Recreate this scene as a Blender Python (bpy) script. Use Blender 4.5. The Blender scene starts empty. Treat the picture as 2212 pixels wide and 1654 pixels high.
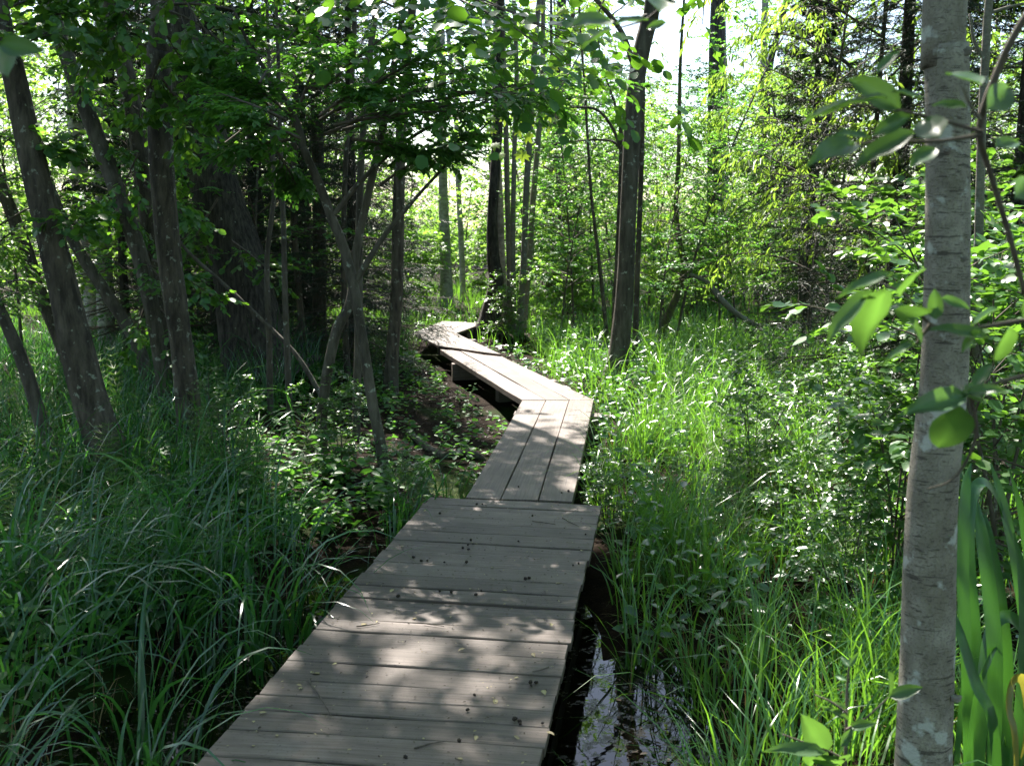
import bpy, math, random
import numpy as np
from mathutils import Vector, Matrix

# ------------------------------------------------------------------ camera, sky, sun, exposure
sc = bpy.context.scene
rng = np.random.default_rng(7)
random.seed(7)
PX_F = 2234.0                       # focal length in pixels of a 2212 x 1654 frame
PITCH = math.radians(8.6)
CAM = np.array([0.0, 0.0, 1.88])
FW = np.array([0, math.cos(PITCH), -math.sin(PITCH)])
UP = np.array([0, math.sin(PITCH), math.cos(PITCH)])
Z3 = np.array([0.0, 0.0, 1.0])

cam_d = bpy.data.cameras.new('camera')
cam = bpy.data.objects.new('camera', cam_d)
sc.collection.objects.link(cam)
sc.camera = cam
cam.location = CAM
cam.rotation_euler = (math.pi / 2 - PITCH, 0, 0)
cam_d.sensor_fit = 'HORIZONTAL'
cam_d.sensor_width = 36.0
cam_d.lens = 36.0 * PX_F / 2212.0
cam_d.clip_start = 0.05
cam_d.clip_end = 900.0
cam_d.dof.use_dof = True
cam_d.dof.focus_distance = 5.5
cam_d.dof.aperture_fstop = 6.3

SUN_AZ, SUN_EL = math.radians(-20), math.radians(50)
sun_dir = Vector((math.sin(SUN_AZ) * math.cos(SUN_EL), math.cos(SUN_AZ) * math.cos(SUN_EL), math.sin(SUN_EL)))
world = bpy.data.worlds.new('World')
sc.world = world
world.use_nodes = True
wn = world.node_tree
sky = wn.nodes.new('ShaderNodeTexSky')
sky.sky_type = 'NISHITA'
sky.sun_disc = False
sky.sun_elevation = SUN_EL
sky.sun_rotation = SUN_AZ
sky.air_density = 1.0
sky.dust_density = 1.2
wn.links.new(sky.outputs[0], wn.nodes['Background'].inputs[0])
wn.nodes['Background'].inputs[1].default_value = 0.085
sun_l = bpy.data.lights.new('sun', 'SUN')
sun_l.energy = 5.0
sun_l.angle = math.radians(0.55)
sun_l.color = (1.0, 0.94, 0.85)
sun_o = bpy.data.objects.new('sun', sun_l)
sc.collection.objects.link(sun_o)
sun_o.location = (-12, 20, 30)
sun_o.rotation_euler = sun_dir.to_track_quat('Z', 'Y').to_euler()

sc.view_settings.view_transform = 'Standard'
sc.view_settings.look = 'None'
sc.view_settings.exposure = 2.15
sc.view_settings.gamma = 1.0
sc.view_settings.use_curve_mapping = False
sc.render.engine = 'CYCLES'
cy = sc.cycles
cy.max_bounces = 7
cy.diffuse_bounces = 3
cy.glossy_bounces = 2
cy.transmission_bounces = 3
cy.transparent_max_bounces = 4
cy.caustics_reflective = False
cy.caustics_refractive = False
cy.sample_clamp_indirect = 6.0
cy.use_denoising = True
cy.use_adaptive_sampling = True
cy.adaptive_threshold = 0.015


# ------------------------------------------------------------------ small helpers
def ray(x, y):
    return np.array([1.0, 0, 0]) * (x - 1106) / PX_F + UP * (827 - y) / PX_F + FW


def G(x, y, z=0.0):
    """ground point of the place seen at that spot of the photograph"""
    r = ray(x, y)
    return CAM + r * (z - CAM[2]) / r[2]


def Y(x, y, d):
    """point at d metres ahead"""
    r = ray(x, y)
    return CAM + r * d / r[1]


def norm(v):
    v = np.asarray(v, float)
    return v / np.maximum(np.linalg.norm(v, axis=-1, keepdims=True), 1e-9)


col = sc.collection


def mesh_np(name, V, faces, mat=None, smooth=False, rnd=None):
    """faces: list of (m,k) index arrays"""
    me = bpy.data.meshes.new(name)
    V = np.ascontiguousarray(V, dtype=np.float32)
    faces = [np.asarray(f, dtype=np.int32) for f in faces if len(f)]
    loops = np.concatenate([f.ravel() for f in faces])
    sizes = np.concatenate([np.full(len(f), f.shape[1], np.int32) for f in faces])
    starts = np.concatenate([[0], np.cumsum(sizes)[:-1]]).astype(np.int32)
    me.vertices.add(len(V))
    me.vertices.foreach_set('co', V.ravel())
    me.loops.add(len(loops))
    me.loops.foreach_set('vertex_index', loops)
    me.polygons.add(len(sizes))
    me.polygons.foreach_set('loop_start', starts)
    me.polygons.foreach_set('loop_total', sizes)
    me.polygons.foreach_set('use_smooth', np.full(len(sizes), bool(smooth or rnd is not None)))
    if rnd is not None:
        a = me.attributes.new('rnd', 'FLOAT', 'POINT')
        a.data.foreach_set('value', np.ascontiguousarray(rnd, dtype=np.float32))
    me.update(calc_edges=True)
    if mat:
        me.materials.append(mat)
    return me


def thing(name, label, cat, loc=(0, 0, 0), rz=0.0, scale=1.0, group=None):
    o = bpy.data.objects.new(name, None)
    o.empty_display_size = 0.1
    col.objects.link(o)
    o.location = loc
    o.rotation_euler = (0, 0, rz)
    o.scale = (scale,) * 3 if np.isscalar(scale) else scale
    o['label'] = label
    o['category'] = cat
    if group:
        o['group'] = group
    return o


def part(name, me, parent, kind=None, label=None):
    o = bpy.data.objects.new(name, me)
    col.objects.link(o)
    o.parent = parent
    if kind:
        o['kind'] = kind
    if label:
        o['label'] = label
    return o


def setting(name, me, kind='structure', label=None, cat=None):
    o = bpy.data.objects.new(name, me)
    col.objects.link(o)
    o['kind'] = kind
    if label:
        o['label'] = label
    if cat:
        o['category'] = cat
    return o


def inst(parts, name, label, cat, loc, rz=0.0, scale=1.0, group=None):
    """parts: {part name: (mesh, kind)}"""
    t = thing(name, label, cat, loc, rz, scale, group)
    for pn, (me, kd) in parts.items():
        part(pn, me, t, kd)
    return t


# ------------------------------------------------------------------ materials
def new_mat(name):
    m = bpy.data.materials.new(name)
    m.use_nodes = True
    nt = m.node_tree
    nt.nodes.clear()
    out = nt.nodes.new('ShaderNodeOutputMaterial')
    return m, nt, out


def nd(nt, typ, **kw):
    n = nt.nodes.new(typ)
    for k, v in kw.items():
        if k.startswith('i_'):
            k = k[2:]
            key = int(k) if k.isdigit() else k.replace('_', ' ')
            n.inputs[key].default_value = v
        else:
            setattr(n, k, v)
    return n


def c4(c):
    return (c[0], c[1], c[2], 1.0)


def mixc(nt, fac, a, b, blend='MIX'):
    n = nt.nodes.new('ShaderNodeMix')
    n.data_type = 'RGBA'
    n.blend_type = blend
    for sock, v in ((n.inputs[0], fac), (n.inputs[6], a), (n.inputs[7], b)):
        if hasattr(v, 'is_linked'):
            nt.links.new(v, sock)
        elif isinstance(v, (int, float)):
            sock.default_value = v
        else:
            sock.default_value = c4(v)
    return n.outputs[2]


def ramp(nt, src, p0, p1, v0=0.0, v1=1.0):
    n = nt.nodes.new('ShaderNodeMapRange')
    nt.links.new(src, n.inputs[0])
    n.inputs[1].default_value = p0
    n.inputs[2].default_value = p1
    n.inputs[3].default_value = v0
    n.inputs[4].default_value = v1
    return n.outputs[0]


def leaf_mat(name, c1, c2, tr, rough=0.42, trans=0.45, spec=0.5, sub=None):
    m, nt, out = new_mat(name)
    at = nd(nt, 'ShaderNodeAttribute', attribute_name='rnd')
    oi = nd(nt, 'ShaderNodeObjectInfo')
    base = mixc(nt, at.outputs['Fac'], c1, c2)
    hsv = nd(nt, 'ShaderNodeHueSaturation')
    nt.links.new(ramp(nt, oi.outputs['Random'], 0, 1, 0.485, 0.512), hsv.inputs['Hue'])
    nt.links.new(ramp(nt, oi.outputs['Random'], 0, 1, 0.85, 1.15), hsv.inputs['Value'])
    nt.links.new(base, hsv.inputs['Color'])
    tcol = mixc(nt, at.outputs['Fac'], tuple(x * 0.75 for x in tr), tuple(min(1, x * 1.2) for x in tr))
    pb = nd(nt, 'ShaderNodeBsdfPrincipled')
    nt.links.new(hsv.outputs[0], pb.inputs['Base Color'])
    pb.inputs['Roughness'].default_value = rough
    pb.inputs['Specular IOR Level'].default_value = spec
    tb = nd(nt, 'ShaderNodeBsdfTranslucent')
    nt.links.new(tcol, tb.inputs['Color'])
    mx = nd(nt, 'ShaderNodeMixShader')
    mx.inputs[0].default_value = trans
    nt.links.new(pb.outputs[0], mx.inputs[1])
    nt.links.new(tb.outputs[0], mx.inputs[2])
    nt.links.new(mx.outputs[0], out.inputs[0])
    return m


def bark_mat(name, c1, c2, lichen=(0.33, 0.36, 0.30), lich=0.55, vs=18.0, bump=0.6, ring=False):
    m, nt, out = new_mat(name)
    tc = nd(nt, 'ShaderNodeTexCoord')
    mp = nd(nt, 'ShaderNodeMapping')
    mp.inputs['Scale'].default_value = (vs, vs, vs * (2.2 if ring else 0.22))
    nt.links.new(tc.outputs['Object'], mp.inputs[0])
    n1 = nd(nt, 'ShaderNodeTexNoise', i_Scale=1.0, i_Detail=6.0, i_Roughness=0.65)
    nt.links.new(mp.outputs[0], n1.inputs['Vector'])
    n2 = nd(nt, 'ShaderNodeTexNoise', i_Scale=17.0, i_Detail=4.0, i_Roughness=0.6)
    nt.links.new(tc.outputs['Object'], n2.inputs['Vector'])
    n3 = nd(nt, 'ShaderNodeTexNoise', i_Scale=2.1, i_Detail=3.0)
    nt.links.new(tc.outputs['Object'], n3.inputs['Vector'])
    b = mixc(nt, ramp(nt, n1.outputs[0], 0.36, 0.64), c1, c2)
    b = mixc(nt, ramp(nt, n3.outputs[0], 0.45, 0.7, 0, 0.55), b, tuple(x * 0.55 for x in c1))
    b = mixc(nt, ramp(nt, n2.outputs[0], lich, lich + 0.06, 0, 0.8), b, lichen)
    pb = nd(nt, 'ShaderNodeBsdfPrincipled', i_Roughness=0.85)
    pb.inputs['Specular IOR Level'].default_value = 0.25
    nt.links.new(b, pb.inputs['Base Color'])
    bp = nd(nt, 'ShaderNodeBump', i_Strength=bump, i_Distance=0.02)
    nt.links.new(n1.outputs[0], bp.inputs['Height'])
    nt.links.new(bp.outputs[0], pb.inputs['Normal'])
    nt.links.new(pb.outputs[0], out.inputs[0])
    return m


def plain_mat(name, c1, c2, scale=40.0, rough=0.8, bump=0.2, spec=0.3):
    m, nt, out = new_mat(name)
    tc = nd(nt, 'ShaderNodeTexCoord')
    n1 = nd(nt, 'ShaderNodeTexNoise', i_Scale=scale, i_Detail=4.0)
    nt.links.new(tc.outputs['Object'], n1.inputs['Vector'])
    pb = nd(nt, 'ShaderNodeBsdfPrincipled', i_Roughness=rough)
    pb.inputs['Specular IOR Level'].default_value = spec
    nt.links.new(mixc(nt, ramp(nt, n1.outputs[0], 0.35, 0.65), c1, c2), pb.inputs['Base Color'])
    bp = nd(nt, 'ShaderNodeBump', i_Strength=bump, i_Distance=0.01)
    nt.links.new(n1.outputs[0], bp.inputs['Height'])
    nt.links.new(bp.outputs[0], pb.inputs['Normal'])
    nt.links.new(pb.outputs[0], out.inputs[0])
    return m


def wood_mat():
    m, nt, out = new_mat('weathered_plank')
    tc = nd(nt, 'ShaderNodeTexCoord')
    oi = nd(nt, 'ShaderNodeObjectInfo')
    add = nd(nt, 'ShaderNodeVectorMath', operation='MULTIPLY_ADD')
    nt.links.new(oi.outputs['Random'], add.inputs[0])
    add.inputs[1].default_value = (37, 19, 53)
    nt.links.new(tc.outputs['Object'], add.inputs[2])
    mp = nd(nt, 'ShaderNodeMapping')
    mp.inputs['Scale'].default_value = (2.6, 85, 85)
    nt.links.new(add.outputs[0], mp.inputs[0])
    g = nd(nt, 'ShaderNodeTexNoise', i_Scale=1.0, i_Detail=5.0, i_Roughness=0.6)
    nt.links.new(mp.outputs[0], g.inputs['Vector'])
    s = nd(nt, 'ShaderNodeTexNoise', i_Scale=4.5, i_Detail=5.0, i_Roughness=0.6)
    nt.links.new(add.outputs[0], s.inputs['Vector'])
    f = nd(nt, 'ShaderNodeTexNoise', i_Scale=75.0, i_Detail=3.0)
    nt.links.new(add.outputs[0], f.inputs['Vector'])
    mo = nd(nt, 'ShaderNodeTexNoise', i_Scale=2.3, i_Detail=4.0)
    nt.links.new(add.outputs[0], mo.inputs['Vector'])
    b = mixc(nt, ramp(nt, g.outputs[0], 0.3, 0.7), (0.088, 0.066, 0.056), (0.176, 0.139, 0.121))
    b = mixc(nt, ramp(nt, s.outputs[0], 0.45, 0.72, 0, 0.6), b, (0.06, 0.049, 0.041))
    b = mixc(nt, ramp(nt, s.outputs[0], 0.28, 0.42, 0.35, 0), b, (0.19, 0.165, 0.152))
    b = mixc(nt, ramp(nt, f.outputs[0], 0.62, 0.7, 0, 0.55), b, (0.045, 0.037, 0.03))
    b = mixc(nt, ramp(nt, mo.outputs[0], 0.67, 0.76, 0, 0.5), b, (0.08, 0.09, 0.03))
    mc = nd(nt, 'ShaderNodeMapping')
    mc.inputs['Scale'].default_value = (1.6, 120, 120)
    nt.links.new(add.outputs[0], mc.inputs[0])
    ck = nd(nt, 'ShaderNodeTexNoise', i_Scale=1.0, i_Detail=2.0)
    nt.links.new(mc.outputs[0], ck.inputs['Vector'])
    b = mixc(nt, ramp(nt, ck.outputs[0], 0.69, 0.73, 0, 0.75), b, (0.02, 0.016, 0.013))
    v = nd(nt, 'ShaderNodeHueSaturation')
    nt.links.new(ramp(nt, oi.outputs['Random'], 0, 1, 0.72, 1.15), v.inputs['Value'])
    nt.links.new(b, v.inputs['Color'])
    pb = nd(nt, 'ShaderNodeBsdfPrincipled', i_Roughness=0.62)
    pb.inputs['Specular IOR Level'].default_value = 0.35
    nt.links.new(v.outputs[0], pb.inputs['Base Color'])
    bp = nd(nt, 'ShaderNodeBump', i_Strength=0.5, i_Distance=0.004)
    nt.links.new(g.outputs[0], bp.inputs['Height'])
    nt.links.new(bp.outputs[0], pb.inputs['Normal'])
    nt.links.new(pb.outputs[0], out.inputs[0])
    return m


def ground_mat():
    m, nt, out = new_mat('forest_soil')
    tc = nd(nt, 'ShaderNodeTexCoord')
    a = nd(nt, 'ShaderNodeTexNoise', i_Scale=14.0, i_Detail=8.0, i_Roughness=0.7)
    b_ = nd(nt, 'ShaderNodeTexNoise', i_Scale=0.9, i_Detail=4.0)
    d = nd(nt, 'ShaderNodeTexNoise', i_Scale=60.0, i_Detail=4.0)
    for n in (a, b_, d):
        nt.links.new(tc.outputs['Object'], n.inputs['Vector'])
    b = mixc(nt, ramp(nt, a.outputs[0], 0.35, 0.65), (0.005, 0.0032, 0.002), (0.019, 0.0115, 0.0065))
    b = mixc(nt, ramp(nt, d.outputs[0], 0.58, 0.66, 0, 0.6), b, (0.045, 0.031, 0.02))
    b = mixc(nt, ramp(nt, b_.outputs[0], 0.54, 0.62, 0, 0.75), b, (0.02, 0.035, 0.008))
    pb = nd(nt, 'ShaderNodeBsdfPrincipled', i_Roughness=0.8)
    pb.inputs['Specular IOR Level'].default_value = 0.04
    nt.links.new(b, pb.inputs['Base Color'])
    bp = nd(nt, 'ShaderNodeBump', i_Strength=0.9, i_Distance=0.03)
    nt.links.new(a.outputs[0], bp.inputs['Height'])
    nt.links.new(bp.outputs[0], pb.inputs['Normal'])
    nt.links.new(pb.outputs[0], out.inputs[0])
    return m


def water_mat():
    m, nt, out = new_mat('bog_water')
    tc = nd(nt, 'ShaderNodeTexCoord')
    a = nd(nt, 'ShaderNodeTexNoise', i_Scale=5.0, i_Detail=3.0)
    nt.links.new(tc.outputs['Object'], a.inputs['Vector'])
    d = nd(nt, 'ShaderNodeTexNoise', i_Scale=22.0, i_Detail=5.0, i_Roughness=0.7)
    nt.links.new(tc.outputs['Object'], d.inputs['Vector'])
    pb = nd(nt, 'ShaderNodeBsdfPrincipled')
    nt.links.new(mixc(nt, ramp(nt, d.outputs[0], 0.5, 0.62), (0.003, 0.0025, 0.0015), (0.014, 0.011, 0.006)), pb.inputs['Base Color'])
    nt.links.new(ramp(nt, d.outputs[0], 0.54, 0.62, 0.015, 0.3), pb.inputs['Roughness'])
    pb.inputs['IOR'].default_value = 1.33
    bp = nd(nt, 'ShaderNodeBump', i_Strength=0.035, i_Distance=0.02)
    nt.links.new(a.outputs[0], bp.inputs['Height'])
    nt.links.new(bp.outputs[0], pb.inputs['Normal'])
    nt.links.new(pb.outputs[0], out.inputs[0])
    return m


def aspen_mat():
    m, nt, out = new_mat('aspen_bark')
    tc = nd(nt, 'ShaderNodeTexCoord')

    def noise(scale, sx, sz, det=4.0, rough=0.6):
        mp = nd(nt, 'ShaderNodeMapping')
        mp.inputs['Scale'].default_value = (sx, sx, sz)
        nt.links.new(tc.outputs['Object'], mp.inputs[0])
        n = nd(nt, 'ShaderNodeTexNoise', i_Scale=scale, i_Detail=det, i_Roughness=rough)
        nt.links.new(mp.outputs[0], n.inputs['Vector'])
        return n.outputs[0]
    big, mid, fine, lent, crack = noise(7, 1, 0.7), noise(26, 1, 0.8), noise(160, 1, 1), noise(40, 0.8, 5.5, 2), noise(8, 1.0, 9.0, 3)
    b = mixc(nt, ramp(nt, mid, 0.35, 0.65), (0.20, 0.183, 0.15), (0.33, 0.307, 0.262))
    b = mixc(nt, ramp(nt, big, 0.42, 0.62, 0.0, 0.65), b, (0.14, 0.122, 0.095))
    b = mixc(nt, ramp(nt, fine, 0.52, 0.66, 0, 0.55), b, (0.07, 0.06, 0.048))
    b = mixc(nt, ramp(nt, lent, 0.60, 0.66, 0, 0.75), b, (0.05, 0.042, 0.033))
    b = mixc(nt, ramp(nt, crack, 0.635, 0.66, 0, 0.75), b, (0.04, 0.034, 0.028))
    vo = nd(nt, 'ShaderNodeTexNoise', i_Scale=11.0, i_Detail=5.0, i_Roughness=0.55)
    nt.links.new(tc.outputs['Object'], vo.inputs['Vector'])
    b = mixc(nt, ramp(nt, vo.outputs[0], 0.57, 0.62, 0, 0.8), b, (0.46, 0.475, 0.445))
    pb = nd(nt, 'ShaderNodeBsdfPrincipled', i_Roughness=0.75)
    pb.inputs['Specular IOR Level'].default_value = 0.3
    nt.links.new(b, pb.inputs['Base Color'])
    bp = nd(nt, 'ShaderNodeBump', i_Strength=0.5, i_Distance=0.006)
    add = nd(nt, 'ShaderNodeMath', operation='ADD')
    nt.links.new(mid, add.inputs[0])
    nt.links.new(fine, add.inputs[1])
    nt.links.new(add.outputs[0], bp.inputs['Height'])
    nt.links.new(bp.outputs[0], pb.inputs['Normal'])
    nt.links.new(pb.outputs[0], out.inputs[0])
    return m


M = {
    'aspen': aspen_mat(),
    'wood': wood_mat(),
    'soil': ground_mat(),
    'water': water_mat(),
    'bark_alder': bark_mat('alder_bark', (0.034, 0.028, 0.021), (0.125, 0.105, 0.08), lichen=(0.26, 0.28, 0.22), lich=0.605, bump=0.9),
    'bark_old': bark_mat('old_ridged_bark', (0.016, 0.0135, 0.0115), (0.085, 0.074, 0.062), lich=0.67, vs=30.0, bump=1.0),
    'bark_birch': bark_mat('birch_bark', (0.16, 0.15, 0.13), (0.38, 0.36, 0.33), lich=0.6, vs=9, bump=0.25, ring=True),
    'bark_smooth': bark_mat('smooth_grey_bark', (0.13, 0.12, 0.10), (0.215, 0.20, 0.17), lichen=(0.33, 0.36, 0.33), lich=0.60, vs=45.0, bump=0.35, ring=True),
    'bark_thin': bark_mat('sapling_bark', (0.05, 0.043, 0.033), (0.13, 0.115, 0.092), lich=0.62, vs=20, bump=0.3),
    'twig': plain_mat('twig_bark', (0.07, 0.055, 0.045), (0.13, 0.105, 0.085)),
    'bark_moss': bark_mat('mossy_bark', (0.07, 0.06, 0.045), (0.12, 0.11, 0.06), lichen=(0.10, 0.13, 0.03), lich=0.48),
    'cherry': leaf_mat('bird_cherry_leaf', (0.045, 0.13, 0.042), (0.085, 0.19, 0.06), (0.15, 0.40, 0.035), trans=0.42, rough=0.48, spec=0.35),
    'alder': leaf_mat('alder_leaf', (0.038, 0.115, 0.036), (0.072, 0.17, 0.045), (0.17, 0.38, 0.025), rough=0.36, trans=0.40),
    'shrub': leaf_mat('buckthorn_leaf', (0.04, 0.11, 0.034), (0.075, 0.155, 0.045), (0.17, 0.37, 0.03), rough=0.33, trans=0.40, spec=1.0),
    'near': leaf_mat('near_leaf', (0.04, 0.095, 0.04), (0.06, 0.12, 0.05), (0.13, 0.28, 0.035), rough=0.36, trans=0.36),
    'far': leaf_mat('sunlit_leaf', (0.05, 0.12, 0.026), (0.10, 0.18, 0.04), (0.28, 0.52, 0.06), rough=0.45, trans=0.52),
    'willow': leaf_mat('narrow_leaf', (0.06, 0.125, 0.022), (0.10, 0.18, 0.035), (0.32, 0.52, 0.05), trans=0.5),
    'maple': leaf_mat('maple_leaf', (0.06, 0.13, 0.02), (0.09, 0.17, 0.03), (0.42, 0.62, 0.04), trans=0.55),
    'spruce': leaf_mat('spruce_needle', (0.008, 0.022, 0.010), (0.018, 0.040, 0.016), (0.03, 0.06, 0.012), rough=0.55, trans=0.12),
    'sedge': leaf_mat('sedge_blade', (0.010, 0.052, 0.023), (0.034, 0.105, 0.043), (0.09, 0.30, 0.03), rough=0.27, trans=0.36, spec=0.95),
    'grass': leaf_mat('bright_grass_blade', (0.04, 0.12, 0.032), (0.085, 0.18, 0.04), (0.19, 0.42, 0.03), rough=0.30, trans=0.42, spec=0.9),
    'dry': leaf_mat('dry_grass_blade', (0.20, 0.13, 0.06), (0.30, 0.22, 0.11), (0.25, 0.16, 0.05), rough=0.6, trans=0.3),
    'herb': leaf_mat('herb_leaf', (0.03, 0.095, 0.034), (0.055, 0.14, 0.05), (0.13, 0.33, 0.03), rough=0.34, trans=0.36, spec=1.0),
    'horsetail': leaf_mat('horsetail_green', (0.05, 0.115, 0.02), (0.085, 0.16, 0.03), (0.15, 0.30, 0.02), rough=0.5, trans=0.35),
    'iris': leaf_mat('iris_blade', (0.02, 0.075, 0.03), (0.04, 0.105, 0.042), (0.07, 0.22, 0.02), rough=0.33, trans=0.3),
    'litter': leaf_mat('leaf_litter', (0.028, 0.018, 0.011), (0.10, 0.07, 0.042), (0.05, 0.03, 0.012), rough=0.7, trans=0.1),
    'yellowleaf': leaf_mat('fallen_yellow_leaf', (0.30, 0.24, 0.10), (0.42, 0.36, 0.20), (0.2, 0.15, 0.04), rough=0.6, trans=0.15),
    'yellowgreen': leaf_mat('yellowing_blade', (0.13, 0.13, 0.03), (0.18, 0.17, 0.04), (0.26, 0.25, 0.03), rough=0.4, trans=0.4),
    'cone': plain_mat('alder_cone', (0.012, 0.009, 0.007), (0.035, 0.024, 0.018), scale=200),
    'moss': plain_mat('moss', (0.03, 0.055, 0.008), (0.09, 0.13, 0.02), scale=70, bump=1.0),
}

def vein(mat):
    """parallel veins across a strap leaf: the attribute runs 0..1 over its width"""
    nt = mat.node_tree
    at = [n for n in nt.nodes if n.type == 'ATTRIBUTE'][0]
    mul = nd(nt, 'ShaderNodeMath', operation='MULTIPLY')
    mul.inputs[1].default_value = 75.0
    sn = nd(nt, 'ShaderNodeMath', operation='SINE')
    nt.links.new(at.outputs['Fac'], mul.inputs[0])
    nt.links.new(mul.outputs[0], sn.inputs[0])
    f = ramp(nt, sn.outputs[0], -1, 1)
    for l in list(nt.links):
        if l.from_node == at and l.to_node.type == 'MIX':
            nt.links.new(f, l.to_socket)


vein(M['iris'])


# ------------------------------------------------------------------ geometry builders
def tube(pts, rad, sides=10, per=6, wob=0.06, seed=0, flare=0.0):
    """smooth tapered tube through points (Catmull-Rom)"""
    r_ = np.random.default_rng(seed)
    pts = np.asarray(pts, float)
    rad = np.asarray(rad, float)
    P = np.vstack([2 * pts[0] - pts[1], pts, 2 * pts[-1] - pts[-2]])
    out, ro = [], []
    for i in range(len(pts) - 1):
        p0, p1, p2, p3 = P[i], P[i + 1], P[i + 2], P[i + 3]
        for k in range(per):
            t = k / per
            out.append(0.5 * ((2 * p1) + (-p0 + p2) * t + (2 * p0 - 5 * p1 + 4 * p2 - p3) * t * t + (-p0 + 3 * p1 - 3 * p2 + p3) * t ** 3))
            ro.append(rad[i] * (1 - t) + rad[i + 1] * t)
    out.append(pts[-1])
    ro.append(rad[-1])
    C = np.array(out)
    R = np.array(ro)
    n = len(C)
    tan = norm(np.gradient(C, axis=0))
    ref = np.array([1.0, 0.13, 0.0]) if abs(tan[0, 0]) < 0.8 else np.array([0, 0.2, 1.0])
    s = norm(np.cross(tan, ref))
    u = np.cross(s, tan)
    a = np.linspace(0, 2 * math.pi, sides, endpoint=False)
    h = np.linspace(0, 1, n)[:, None]
    mod = 1 + wob * (np.sin(2 * a + 5 * h + r_.random() * 6) * 0.6 + np.sin(3 * a - 9 * h + r_.random() * 6) * 0.5 + np.sin(h * 23 + r_.random() * 6) * 0.4) + r_.normal(0, wob * 0.25, (n, sides))
    if flare:
        dist = np.concatenate([[0], np.cumsum(np.linalg.norm(np.diff(C, axis=0), axis=1))])[:, None]
        mod = mod * (1 + np.exp(-dist / (R[0] * 1.6)) * (flare + flare * 0.7 * np.sin(4 * a + r_.random() * 6)))
    V = C[:, None, :] + (s[:, None, :] * np.cos(a)[None, :, None] + u[:, None, :] * np.sin(a)[None, :, None]) * (R[:, None] * mod)[:, :, None]
    V = V.reshape(-1, 3)
    i = np.arange(n - 1)[:, None] * sides
    j = np.arange(sides)[None, :]
    j2 = (j + 1) % sides
    Q = np.stack([i + j, i + j2, i + sides + j2, i + sides + j], -1).reshape(-1, 4)
    V = np.vstack([V, C[-1:] + tan[-1:] * R[-1] * 0.3])
    top = np.stack([np.arange(sides) + (n - 1) * sides, (np.arange(sides) + 1) % sides + (n - 1) * sides, np.full(sides, len(V) - 1)], -1)
    return V, [Q, top]


def br_pt(b, s):
    return b['P'] + b['D'] * (b['L'] * s)[:, None] + b['T'] * (b['L'] * s * s)[:, None]


def br_dir(b, s):
    return norm(b['D'] + 2 * b['T'] * s[:, None])


def frame(d):
    side = np.cross(d, Z3)
    bad = np.linalg.norm(side, axis=1) < 0.05
    side[bad] = np.array([1.0, 0, 0])
    side = norm(side)
    return side, np.cross(side, d)


def take(b, idx):
    return {k: v[idx] for k, v in b.items()}


def children(r_, b, n, s0, s1, ang, ratio, flat=0.35, trop=(0, 0, -0.1), rr=0.5, jl=0.6):
    m = len(b['L'])
    idx = np.repeat(np.arange(m), n)
    j = np.tile(np.arange(n), m)
    s = s0 + (s1 - s0) * (j + r_.random(m * n)) / n
    pb = take(b, idx)
    p = br_pt(pb, s)
    d = br_dir(pb, s)
    side, un = frame(d)
    sgn = np.where((j + idx) % 2 == 0, 1.0, -1.0)
    phi = r_.normal(0, flat, m * n)
    lat = side * (sgn * np.cos(phi))[:, None] + un * np.sin(phi)[:, None]
    a = ang + r_.normal(0, 0.22, m * n)
    D = norm(d * np.cos(a)[:, None] + lat * np.sin(a)[:, None])
    L = pb['L'] * ratio * (1 - 0.5 * (s - s0) / max(s1 - s0, 1e-6)) * (1 - jl / 2 + jl * r_.random(m * n))
    T = np.asarray(trop, float)[None, :] + r_.normal(0, 0.10, (m * n, 3))
    return {'P': p, 'D': D, 'L': L, 'T': T, 'R': pb['R'] * (1 - 0.7 * s) * rr}


def br_tubes(bs, segs=4, sides=4, tip=0.25):
    """one mesh of all branches in a list of branch sets"""
    VV, QQ, off = [], [], 0
    for b in bs:
        m = len(b['L'])
        S = np.linspace(0, 1, segs + 1)
        a = np.linspace(0, 2 * math.pi, sides, endpoint=False)
        V = np.zeros((m, segs + 1, sides, 3))
        for k, s in enumerate(S):
            sv = np.full(m, s)
            p = br_pt(b, sv)
            sd, un = frame(br_dir(b, sv))
            rad = b['R'] * (1 - (1 - tip) * s)
            V[:, k] = p[:, None, :] + (sd[:, None, :] * np.cos(a)[None, :, None] + un[:, None, :] * np.sin(a)[None, :, None]) * rad[:, None, None]
        base = (np.arange(m) * (segs + 1) * sides)[:, None, None]
        i = (np.arange(segs) * sides)[None, :, None]
        j = np.arange(sides)[None, None, :]
        j2 = (j + 1) % sides
        Q = np.stack([base + i + j, base + i + j2, base + i + sides + j2, base + i + sides + j], -1).reshape(-1, 4)
        VV.append(V.reshape(-1, 3))
        QQ.append(Q + off)
        off += m * (segs + 1) * sides
    return np.vstack(VV), [np.vstack(QQ)]


LEAF = {
    'dia': ([(0, 0, 0), (.42, -.5, .10), (1, 0, -.06), (.42, .5, .10)], [(0, 1, 2), (0, 2, 3)]),
    'hex': ([(0, 0, 0), (.26, -.42, .07), (.68, -.40, .05), (1, 0, -.12), (.68, .40, .05), (.26, .42, .07)], [(0, 1, 2, 3), (0, 3, 4, 5)]),
    'round': ([(0, 0, 0), (.18, -.40, .06), (.62, -.5, .08), (.95, -.16, .0), (.95, .16, .0), (.62, .5, .08), (.18, .40, .06)], [(0, 1, 2, 3), (0, 3, 4), (0, 4, 5, 6)]),
}


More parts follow.
